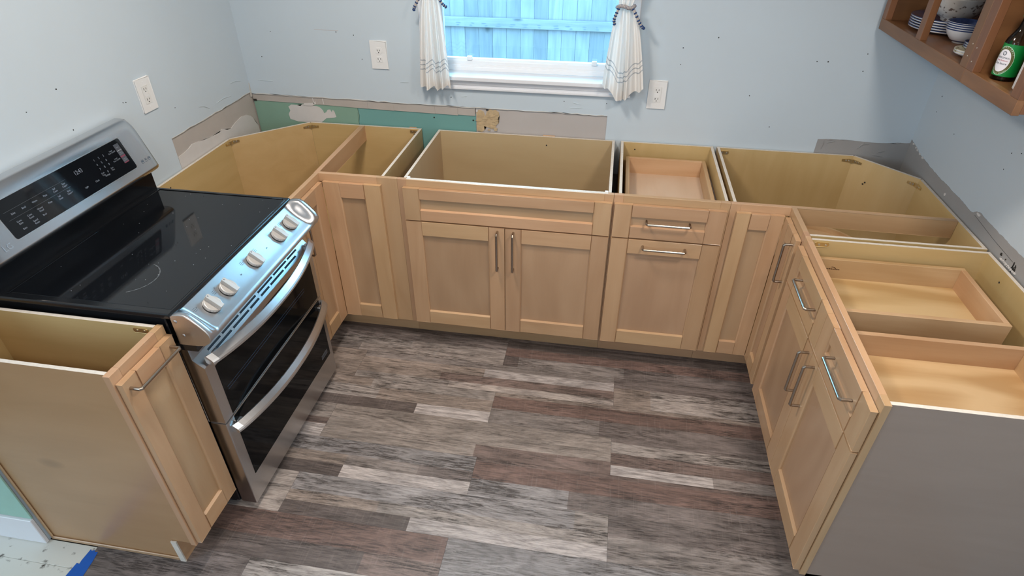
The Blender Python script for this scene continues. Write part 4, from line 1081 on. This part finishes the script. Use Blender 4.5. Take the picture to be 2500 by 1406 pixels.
bm = bmesh.new(); prism(bm, [(-.447,.066),(-.424,.066),(-.424,.136),(-.447,.136)], BG, .0011, .0015); fin('print_block', bm, lightbox, dsp)
bm = bmesh.new(); prism(bm, [(-.447,.112),(-.424,.112),(-.424,.1132),(-.447,.1132)], BG, .0014, .0018); fin('print_rule', bm, plain('print_rule_m', (.5,.52,.55), .5), dsp)
bm = bmesh.new(); prism(bm, [(-.447,.088),(-.424,.088),(-.424,.093),(-.447,.093)], BG, .0014, .0017); prism(bm, [(-.447,.066),(-.424,.066),(-.424,.069),(-.447,.069)], BG, .0014, .0017); fin('print_rule', bm, red_print, dsp)
items = []; put('Start', -.4355, .124, .0068); put('Upper\nClear/Off', -.4355, .102, .0056); put('Lower\nClear/Off', -.4355, .078, .0056)
lettering('lettering', items, lett, dsp)
bm = bmesh.new()
for v in (.114, .0885): prism(bm, [(-.93, v), (-.69, v), (-.69, v+.0006), (-.93, v+.0006)], BG, .0012, .0016)
fin('print_rule', bm, plain('dim_rule', (.07,.08,.09), .5), dsp)
items = [('LG', .026, lambda a, b_: BG(-.985+a, .030+b_, .0010), 'CENTER', 1.0)]
lettering('badge', items, plain('badge_metal', (.80, .80, .82), .25, 1.0), bgd)
# three small safety pictograms on the right of the backguard
bm = bmesh.new()
for k, u in enumerate((-.372, -.354, -.336)):
    for s0, s1 in (((-.007, -.006), (.007, -.0048)), ((-.006, -.003), (-.0045, .004)), ((-.003, -.001), (.003, .003)), ((.004, -.003), (.0055, .005)), ((-.005, .005), (.004, .0062))):
        j = .0008*k
        prism(bm, [(u+s0[0]+j, .040+s0[1]), (u+s1[0]-j, .040+s0[1]), (u+s1[0]-j, .040+s1[1]), (u+s0[0]+j, .040+s1[1])], BG, .0002, .0006)
fin('pictogram', bm, plain('pictogram_grey', (.07, .10, .14), .5), bgd)
# dust specks on the glass
bm = bmesh.new(); rr = random.Random(3)
for k in range(34):
    x_, y_ = rr.uniform(-.48, .01), rr.uniform(-1.02, -.34); s = rr.uniform(.0004, .0008)
    abox(bm, x_-s, x_+s, y_-s, y_+s, .9129, .9134)
tag(fin('dust', bm, plain('dust_white', (.6, .62, .65), .9), ck), None, None, None, 'stuff')

# ------------------------------------------------------------------ electrical outlets
def outlet(label, fn, gfci):
    """fn(u, v, t): u across, v up, t out of the wall; centre at 0,0"""
    c = Vector(fn(0, 0, 0)); o = tag(empty('electrical_outlet', c), label, 'outlet')
    bm = bmesh.new(); prism(bm, [(-.0385,-.0615),(.0385,-.0615),(.0385,.0615),(-.0385,.0615)], fn, .0005, .0062)
    fin('cover_plate', bm, outlet_m, o, bev=.0028, seg=2)
    fc = []
    if gfci:
        bm = bmesh.new(); prism(bm, [(-.0168,-.0335),(.0168,-.0335),(.0168,.0335),(-.0168,.0335)], fn, .005, .0074)
        f = fin('receptacle', bm, plain('gfci_ivory', (.74, .73, .71), .4) if 'gfci_ivory' not in bpy.data.materials else bpy.data.materials['gfci_ivory'], o, bev=.0012)
        cs = (.0200, -.0200)
        for v0 in (.0042, -.0042):
            bm = bmesh.new(); prism(bm, [(-.012, v0-.0032), (.012, v0-.0032), (.012, v0+.0032), (-.012, v0+.0032)], fn, .0072, .0082); fin('reset_button', bm, outlet_m, f, bev=.0006)
    else:
        cs = (.0195, -.0195); f = None
        for v0 in cs:
            out = [(.0172*math.cos(t), v0+max(-.0135, min(.0135, .0172*math.sin(t)))) for t in [2*math.pi*i/28 for i in range(28)]]
            bm = bmesh.new(); prism(bm, out, fn, .005, .0078); f = fin('receptacle', bm, outlet_m, o, bev=.0006)
    bm = bmesh.new()
    tt = .0074 if gfci else .0078
    for v0 in cs:
        for u0, hh in ((-.0063, .0042), (.0063, .0034)): prism(bm, [(u0-.0012, v0+.002-hh), (u0+.0012, v0+.002-hh), (u0+.0012, v0+.002+hh), (u0-.0012, v0+.002+hh)], fn, tt-.0005, tt+.0003)
        prism(bm, [(.0024*math.cos(t), v0-.0078+.0024*math.sin(t)) for t in [2*math.pi*i/12 for i in range(12)]], fn, tt-.0005, tt+.0003)
    fin('slot', bm, slotm, o)
    bm = bmesh.new()
    for v0 in ((.0475, -.0475) if gfci else (0.0,)): prism(bm, [(.003*math.cos(t), v0+.003*math.sin(t)) for t in [2*math.pi*i/12 for i in range(12)]], fn, .006, .0070)
    fin('screw', bm, outlet_m, o)
outlet('white duplex outlet on the back wall left of the window curtain', lambda u, v, t: (.110+u, YB-t, 1.2245+v), False)
outlet('white outlet with test buttons on the back wall right of the window', lambda u, v, t: (1.4245+u, YB-t, 1.1045+v), True)
outlet('white outlet with test buttons on the left wall above the range', lambda u, v, t: (XL+t, -.1205+u, 1.2195+v), True)

# ------------------------------------------------------------------ curtains
def curtain(label, xt0, xt1, pts_bot, ztie, zbot_fn, yw, npl, seedk, knot_x, tass):
    o = tag(empty('window_curtain', ((xt0+xt1)/2, yw, 1.1)), label, 'curtain')
    nu, nv = 150, 44
    bm = bmesh.new(); uvl = bm.loops.layers.uv.new('UVMap'); grid = []; rr = random.Random(seedk); ph = rr.uniform(0, 6)
    for j in range(nv+1):
        s = j/nv; row = []
        e = s**.62
        for i in range(nu+1):
            q = i/nu
            x0 = xt0+(pts_bot(0)-xt0)*e; x1 = xt1+(pts_bot(1)-xt1)*e
            wob = .010*math.sin(2*math.pi*npl*q*.5+ph)*(s)
            qq = q+.035*math.sin(2*math.pi*q*2+ph)*s*(1-q)*q*4
            x_ = x0+(x1-x0)*qq
            amp = .006+.016*s
            y_ = yw+amp*math.sin(2*math.pi*npl*q+ph)*(.75+.25*math.sin(9*q+ph)) + .006*math.sin(2*math.pi*npl*2.1*q+1.3)*s-.006*math.sin(math.pi*q)
            zb = zbot_fn(q)
            z_ = ztie+(zb-ztie)*s + .004*math.sin(2*math.pi*npl*q+ph+1.2)*s
            row.append((bm.verts.new((x_, y_, z_)), q, (1-s)*.40/.40*(ztie-zb)))
        grid.append(row)
    for A, B in zip(grid, grid[1:]):
        for i in range(nu):
            f = bm.faces.new([A[i][0], A[i+1][0], B[i+1][0], B[i][0]])
            for lp, src in zip(f.loops, (A[i], A[i+1], B[i+1], B[i])): lp[uvl].uv = (src[1], src[2])
    # gathered cloth above the tie
    me = bpy.data.meshes.new('lower_drape'); bm.to_mesh(me); bm.free()
    for p in me.polygons: p.use_smooth = True
    link('lower_drape', me, clothm, o)
    bm = bmesh.new(); uvl = bm.loops.layers.uv.new('UVMap'); grid = []
    for j in range(15):
        s = j/14; row = []
        for i in range(nu+1):
            q = i/nu; k = s**.8
            x_ = (xt0+(xt1-xt0)*q)*(1-k)+(xt0-.02+(xt1-xt0+.11)*q)*k
            y_ = yw+(.006+.010*s)*math.sin(2*math.pi*npl*q+ph)-.006*math.sin(math.pi*q)
            row.append(bm.verts.new((x_, y_, ztie+.47*s)))
        grid.append(row)
    for A, B in zip(grid, grid[1:]):
        for i in range(nu):
            f = bm.faces.new([A[i], A[i+1], B[i+1], B[i]])
            for lp in f.loops: lp[uvl].uv = (.5, .6)
    me = bpy.data.meshes.new('upper_drape'); bm.to_mesh(me); bm.free()
    for p in me.polygons: p.use_smooth = True
    link('upper_drape', me, clothm, o)
    # braided tie: band and two hanging tails with blue knots
    band = [(knot_x+(.036)*math.cos(t), yw-.008-.016*math.sin(t), ztie-.004+.004*math.cos(3*t)) for t in [math.pi*k/10 for k in range(11)]]
    bm = bmesh.new(); tube(bm, band, .0072, 8); t0 = fin('tie_cord', bm, cordt, o, smooth=True)
    bm = bmesh.new(); tube(bm, band, .0022, 6)
    allt = [band]
    for tl in tass:
        bmt = bmesh.new(); tube(bmt, tl, .0052, 7); fin('tie_tail', bmt, cordt, t0, smooth=True); allt.append(tl)
    for tl in allt:
        L = [Vector(p) for p in tl]
        for a, b_ in zip(L, L[1:]):
            for s in (.25, .8):
                c = a.lerp(b_, s); d_ = (b_-a).normalized()
                tube(bm, [c-d_*.004, c, c+d_*.004], [.0045, .0078, .0045], 8)
    fin('tie_knots', bm, cordb, t0, smooth=True)
    return o
zl = lambda q: 1.106-.008*math.sin(math.pi*q)+.006*math.sin(17*q)
curtain('cream curtain with grey hem stripes tied back at the left side of the window', .366, .428, lambda s: .312+(.474-.312)*s, 1.520, zl, .535, 4.5, 4, .398,
        [[(.366,.520,1.512),(.345,.515,1.480),(.328,.518,1.452),(.324,.52,1.440)], [(.428,.518,1.512),(.447,.512,1.488),(.460,.515,1.468),(.474,.52,1.457)]])
def zr(q):
    a = [(0, 1.158), (.22, 1.128), (.34, 1.098), (.48, 1.084), (.60, 1.100), (.75, 1.125), (1, 1.146)]
    for (q0, z0), (q1, z1) in zip(a, a[1:]):
        if q <= q1: return z0+(z1-z0)*(q-q0)/(q1-q0)
    return a[-1][1]
curtain('cream curtain with grey hem stripes tied back at the right side of the window', 1.213, 1.272, lambda s: 1.172+(1.356-1.172)*s, 1.488, zr, .530, 3.5, 9, 1.243,
        [[(1.215,.512,1.482),(1.205,.508,1.455),(1.198,.510,1.432),(1.203,.512,1.412)], [(1.268,.512,1.482),(1.288,.508,1.456),(1.303,.510,1.428),(1.318,.512,1.408),(1.328,.515,1.402)]])

# ------------------------------------------------------------------ painter's tape on the floor edge
bm = bmesh.new(); tp = [(-.432,-1.297),(-.426,-1.302),(-.416,-1.298),(-.411,-1.304),(-.400,-1.303),(-.393,-1.34),(-.388,-1.39),(-.380,-1.50),(-.378,-1.75),(-.435,-1.75),(-.438,-1.50),(-.446,-1.40),(-.443,-1.35),(-.432,-1.352),(-.434,-1.34)]
prism(bm, tp, XY, .0003, .0011)
tag(fin('painters_tape', bm, tapem), 'torn strip of blue painters tape along the edge of the floor planks', 'tape')

# ------------------------------------------------------------------ wall cabinets on the right wall
XF = 2.258
def wall_cab(label, y0, y1, openings, mid=None, endpanel=False):
    o = tag(empty('wall_cabinet', (XF+.15, (y0+y1)/2, 1.43)), label, 'cabinet')
    z0, z1 = 1.427, 2.20
    stl = [y0, *[v for op in openings for v in op], y1]
    prs = [(stl[i], stl[i+1]) for i in range(0, len(stl), 2)]
    for a, b_ in prs:
        if b_-a > .004: box('frame_stile', (XF, XF+.024, a, b_, z0+.0405, z1), oldwood[2], o, bev=.0012)
    box('frame_rail', (XF, XF+.0192, y0, y1, z0, z0+.0412), oldwood[1], o, bev=.0012)
    box('frame_rail', (XF, XF+.0192, y0, y1, z1-.05, z1), oldwood[1], o, bev=.0012)
    box('bottom_shelf', (XF+.019, XW-.006, y0+.012, y1-.012, 1.446, 1.462), oldwood[1], o, bev=0)
    box('upper_shelf', (XF+.022, XW-.006, y0+.012, y1-.012, 1.80, 1.818), oldwood[1], o, bev=0)
    box('top_panel', (XF+.019, XW-.006, y0+.012, y1-.012, z1-.02, z1), oldwood[1], o, bev=0)
    for a in (y0, y1-.012): box('side_panel', (XF+.019, XW-.002, a, a+.012, z0+.004, z1), oldwood[0], o, bev=.0008)
    box('back_panel', (XW-.006, XW-.001, y0+.012, y1-.012, z0+.01, z1), oldwood[2], o, bev=0)
    if mid: box('divider', (XF+.019, XF+.06, mid-.010, mid+.010, 1.462, z1-.02), oldwood[2], o, bev=.001)
    return o
wall_cab('open brown wooden wall cabinet in the corner, holding the dishes', -.1895, .558, [(-.147, .168), (.208, .518)],)
wb = wall_cab('open brown wooden wall cabinet with the sauce bottles, at the near end', -.495, -.1905, [(-.453, -.232)])
nailm = plain('nail_steel', (.55, .5, .45), .4, .6)
for (y_, z_) in ((-.175, 1.535), (-.172, 1.500), (-.206, 1.492), (-.205, 1.53)):
    bm = bmesh.new(); prism(bm, blob(y_, z_, .0020, .0020, 9, .2, 3), YZ, XF-.0006, XF+.001); fin('nail_head', bm, nailm, wb)
bm = bmesh.new(); prism(bm, blob(2.283, 1.533, .0045, .006, 16, .05, 3), XZ, -.2032, -.2024); fin('knot', bm, crack, wb)

# ------------------------------------------------------------------ dishes
def dish(name, prof, c, mats, label, cat, group, n=48, split=None):
    """lathe; split = radius/height rule giving the material index per profile segment"""
    bm = bmesh.new(); lathe(bm, prof, c, n)
    bmesh.ops.recalc_face_normals(bm, faces=bm.faces)
    me = bpy.data.meshes.new(name)
    segidx = []
    for k in range(len(prof)-1): segidx += [split[k]]*n
    bm.to_mesh(me); bm.free()
    for p, s in zip(me.polygons, segidx): p.material_index = s; p.use_smooth = True
    return tag(link(name, me, mats, None, c), label, cat, group)
PC = (2.428, .377)
plate_prof = lambda r_: [(0, .0), (r_*.55, .0), (r_*.60, .002), (r_*.93, .0085), (r_*.995, .0115), (r_, .0145), (r_, .0158), (r_*.99, .0166), (r_*.90, .0138), (r_*.62, .0068), (0, .0055)]
plate_split = [0, 0, 0, 0, 0, 1, 1, 1, 1, 1]
pos = ['lowest', 'second from the bottom', 'middle', 'second from the top', 'topmost']
for k in range(5):
    dish('dinner_plate', plate_prof(.131), (PC[0], PC[1], 1.4625+.0084*k), [china, chinablue], 'blue rimmed white dinner plate, %s of the five under the speckled bowl' % pos[k], 'plate', 'blue rimmed dinner plates in the wall cabinet', split=plate_split)
zt = 1.4625+.0084*4+.0075
dish('mixing_bowl', [(0, 0), (.040, 0), (.043, .003), (.044, .010), (.060, .020), (.078, .045), (.0905, .078), (.0925, .083), (.0900, .0845), (.075, .048), (.056, .023), (0, .014)], (2.420, .337, zt), [speckle], 'large grey speckled stoneware bowl standing on the plate stack', 'bowl', None, 56, [0]*11)
bpos = ['lowest', 'second from the bottom', 'third from the bottom', 'topmost']
for k in range(4):
    dish('rice_bowl', [(0, 0), (.024, 0), (.025, .005), (.036, .011), (.050, .028), (.0572, .0438), (.0582, .0478), (.0585, .0488), (.0570, .0482), (.0485, .028), (.0345, .0095), (.0255, .0045), (0, .0045)], (2.395, .183, 1.4625+.0066*k), [china, chinablue], 'white bowl with a dark blue inside, %s of the stacked bowls' % bpos[k], 'bowl', 'blue and white bowls in the wall cabinet', split=[0, 0, 0, 0, 0, 1, 0, 1, 1, 1, 1, 1])
SCN = (2.346, -.016)
for k in range(2):
    dish('saucer', plate_prof(.052), (SCN[0], SCN[1], 1.4625+.0068*k), [china, floralm], 'small floral saucer, %s of the two floral ones' % ('lower', 'upper')[k], 'saucer', 'small saucers in the wall cabinet', 36, plate_split)
for k in range(3):
    dish('dipping_dish', [(0, 0), (.016, 0), (.017, .002), (.026, .007), (.0305, .0125), (.031, .0145), (.029, .0140), (.016, .0045), (0, .0045)], (2.356, .006, 1.4762+.0066*k), [china, chinablue], 'little blue and white dish, %s of the three on the floral saucers' % ('lowest', 'middle', 'topmost')[k], 'dish', 'little dishes on the floral saucers', 32, [0, 0, 0, 0, 1, 1, 1, 1])

# ------------------------------------------------------------------ bottles
BX, BY = 2.322, -.272
sb = tag(empty('sauce_bottle', (BX, BY, 1.4625)), 'glass sauce bottle with green label and green cap in the near wall cabinet', 'bottle')
bm = bmesh.new(); lathe(bm, [(0, 0), (.0275, 0), (.030, .003), (.030, .100), (.0285, .108), (.021, .124), (.0145, .140), (.0125, .160), (.0125, .172), (0, .172)], (BX, BY, 1.4625), 40)
fin('glass', bm, bottleglass, sb, smooth=True)
bm = bmesh.new(); lathe(bm, [(0, .003), (.0265, .003), (.0282, .006), (.0282, .088), (0, .088)], (BX, BY, 1.4625), 32); fin('sauce', bm, plain('dark_sauce', (.008, .004, .003), .2), sb, smooth=True)
def cyl(cx, cy, cz, r_, a0): return lambda u, v, t=0: (cx+(r_+t)*math.cos(a0+u/r_), cy+(r_+t)*math.sin(a0+u/r_), cz+v)
def wrap(name, fn, u0, u1, v0, v1, t, mat, parent, n=24):
    bm = bmesh.new(); pr = None
    for i in range(n+1):
        u = u0+(u1-u0)*i/n; a, b_ = bm.verts.new(fn(u, v0, t)), bm.verts.new(fn(u, v1, t))
        if pr: bm.faces.new([pr[0], a, b_, pr[1]])
        pr = (a, b_)
    bmesh.ops.solidify
    me = bpy.data.meshes.new(name); bm.to_mesh(me); bm.free()
    for p in me.polygons: p.use_smooth = True
    return link(name, me, mat, parent)
aim = math.atan2(-2.242-BY, 1.213-BX)
CF = cyl(BX, BY, 1.4625, .030, aim-.62)
lab = wrap('label_sleeve', CF, -.062, .062, .013, .098, .0005, plain('green_label', (.004, .19, .035), .35), sb, 40)
def disc(fn, cu, cv, ru, rv, t, n=40, inner=0.0):
    bm = bmesh.new()
    if inner:
        A = [bm.verts.new(fn(cu+ru*math.cos(2*math.pi*i/n), cv+rv*math.sin(2*math.pi*i/n), t)) for i in range(n)]
        B = [bm.verts.new(fn(cu+ru*inner*math.cos(2*math.pi*i/n), cv+rv*inner*math.sin(2*math.pi*i/n), t)) for i in range(n)]
        for i in range(n): bm.faces.new([A[i], A[(i+1) % n], B[(i+1) % n], B[i]])
    else:
        prev = None
        for k in range(1, 9):
            R_ = [bm.verts.new(fn(cu+ru*k/8*math.cos(2*math.pi*i/n), cv+rv*k/8*math.sin(2*math.pi*i/n), t)) for i in range(n)]
            if prev:
                for i in range(n): bm.faces.new([prev[i], prev[(i+1) % n], R_[(i+1) % n], R_[i]])
            else: bm.faces.new(R_)
            prev = R_
    return bm
def dsk(name, mat, *a, **k):
    bm = disc(*a, **k); me = bpy.data.meshes.new(name); bm.to_mesh(me); bm.free(); return link(name, me, mat, lab)
wht = plain('label_white', (.72, .70, .74), .4); olive = plain('label_olive', (.11, .10, .03), .4); mint = plain('label_mint', (.45, .72, .52), .4); inkb = plain('label_ink', (.03, .05, .07), .5); inkr = plain('label_red', (.45, .04, .07), .5)
dsk('label_oval', olive, CF, 0, .054, .0262, .0375, .0009)
dsk('label_ring', mint, CF, 0, .054, .0270, .0385, .0011, inner=.965)
dsk('label_oval', wht, CF, 0, .054, .0195, .0300, .0013)
dsk('label_ring', inkb, CF, 0, .0735, .0050, .0056, .0016, inner=.70)
def flat_txt(items_, mat, parent):
    its = []
    for s, size, u, v, xs in items_: its.append((s, size, (lambda a, b_, u=u, v=v: CF(u+a, v+b_, .0018)), 'CENTER', xs))
    lettering('lettering', its, mat, parent)
flat_txt([('KIKKOMAN', .0066, 0, .0615, .95), ('Soy Sauce', .0078, 0, .0465, .95), ('0', .005, 0, .0735, .8)], inkb, lab)
flat_txt([('Less Sodium', .0058, 0, .0545, 1.0)], inkr, lab)
its = []
for s, R_, a0, step, sz, flip, in (('LESS SALT', .0345, 118, -11, .0058, 1), ('NATURALLY BREWED', .0350, 222, 6.4, .0042, -1)):
    for k, ch in enumerate(s):
        t = math.radians(a0+step*k); rot = t-math.pi/2 if flip > 0 else t+math.pi/2
        its.append((ch, sz, (lambda a, b_, t=t, rot=rot, R_=R_: CF(.70*R_*math.cos(t)+a*math.cos(rot)-b_*math.sin(rot), .054+R_*math.sin(t)+a*math.sin(rot)+b_*math.cos(rot), .0018)), 'CENTER', 1))
lettering('lettering', its, mint, lab)
bm = bmesh.new(); lathe(bm, [(0, .166), (.0142, .166), (.0150, .168), (.0150, .190), (.0140, .193), (0, .193)], (BX, BY, 1.4625), 28); fin('cap', bm, plain('green_cap', (.02, .42, .16), .35), sb, bev=0)
# second bottle, paper wrapped
B2X, B2Y = 2.327, -.376
b2 = tag(empty('bitters_bottle', (B2X, B2Y, 1.4625)), 'white paper wrapped bottle half hidden behind the near cabinet stile', 'bottle')
bm = bmesh.new(); lathe(bm, [(0, 0), (.0235, 0), (.025, .002), (.025, .120), (.023, .125), (.011, .138), (.0105, .165), (0, .165)], (B2X, B2Y, 1.4625), 32); fin('paper_wrap', bm, plain('white_paper', (.70, .66, .63), .7, noise=.03), b2, smooth=False)
bm = bmesh.new(); lathe(bm, [(0, .160), (.0125, .160), (.0125, .182), (0, .182)], (B2X, B2Y, 1.4625), 20); fin('cap', bm, plain('yellow_cap', (.55, .38, .04), .4), b2)
CF2 = cyl(B2X, B2Y, 1.4625, .025, math.atan2(-2.242-B2Y, 1.213-B2X)-.15)
its = [('BITTERS', .0125, (lambda a, b_: CF2(a, .070+b_, .0008)), 'CENTER', .8), ('AROMATIC', .0055, (lambda a, b_: CF2(a, .082+b_, .0008)), 'CENTER', .9), ('________', .0055, (lambda a, b_: CF2(a, .062+b_, .0008)), 'CENTER', 1), ('________', .0040, (lambda a, b_: CF2(a, .020+b_, .0008)), 'CENTER', 1), ('________', .0040, (lambda a, b_: CF2(a, .015+b_, .0008)), 'CENTER', 1)]
lettering('lettering', its, plain('grey_ink', (.16, .15, .16), .6), b2)
bm = bmesh.new(); v = [bm.verts.new(CF2(u, q, .0008)) for u, q in ((-.008,.098),(-.008,.090),(0,.085),(.008,.090),(.008,.098))]; w_ = [bm.verts.new(CF2(u*.8, .0925+(q-.0925)*.78, .0008)) for u, q in ((-.008,.098),(-.008,.090),(0,.085),(.008,.090),(.008,.098))]
for i in range(5): bm.faces.new([v[i], v[(i+1) % 5], w_[(i+1) % 5], w_[i]])
me = bpy.data.meshes.new('emblem'); bm.to_mesh(me); bm.free(); link('emblem', me, bpy.data.materials['grey_ink'], b2)
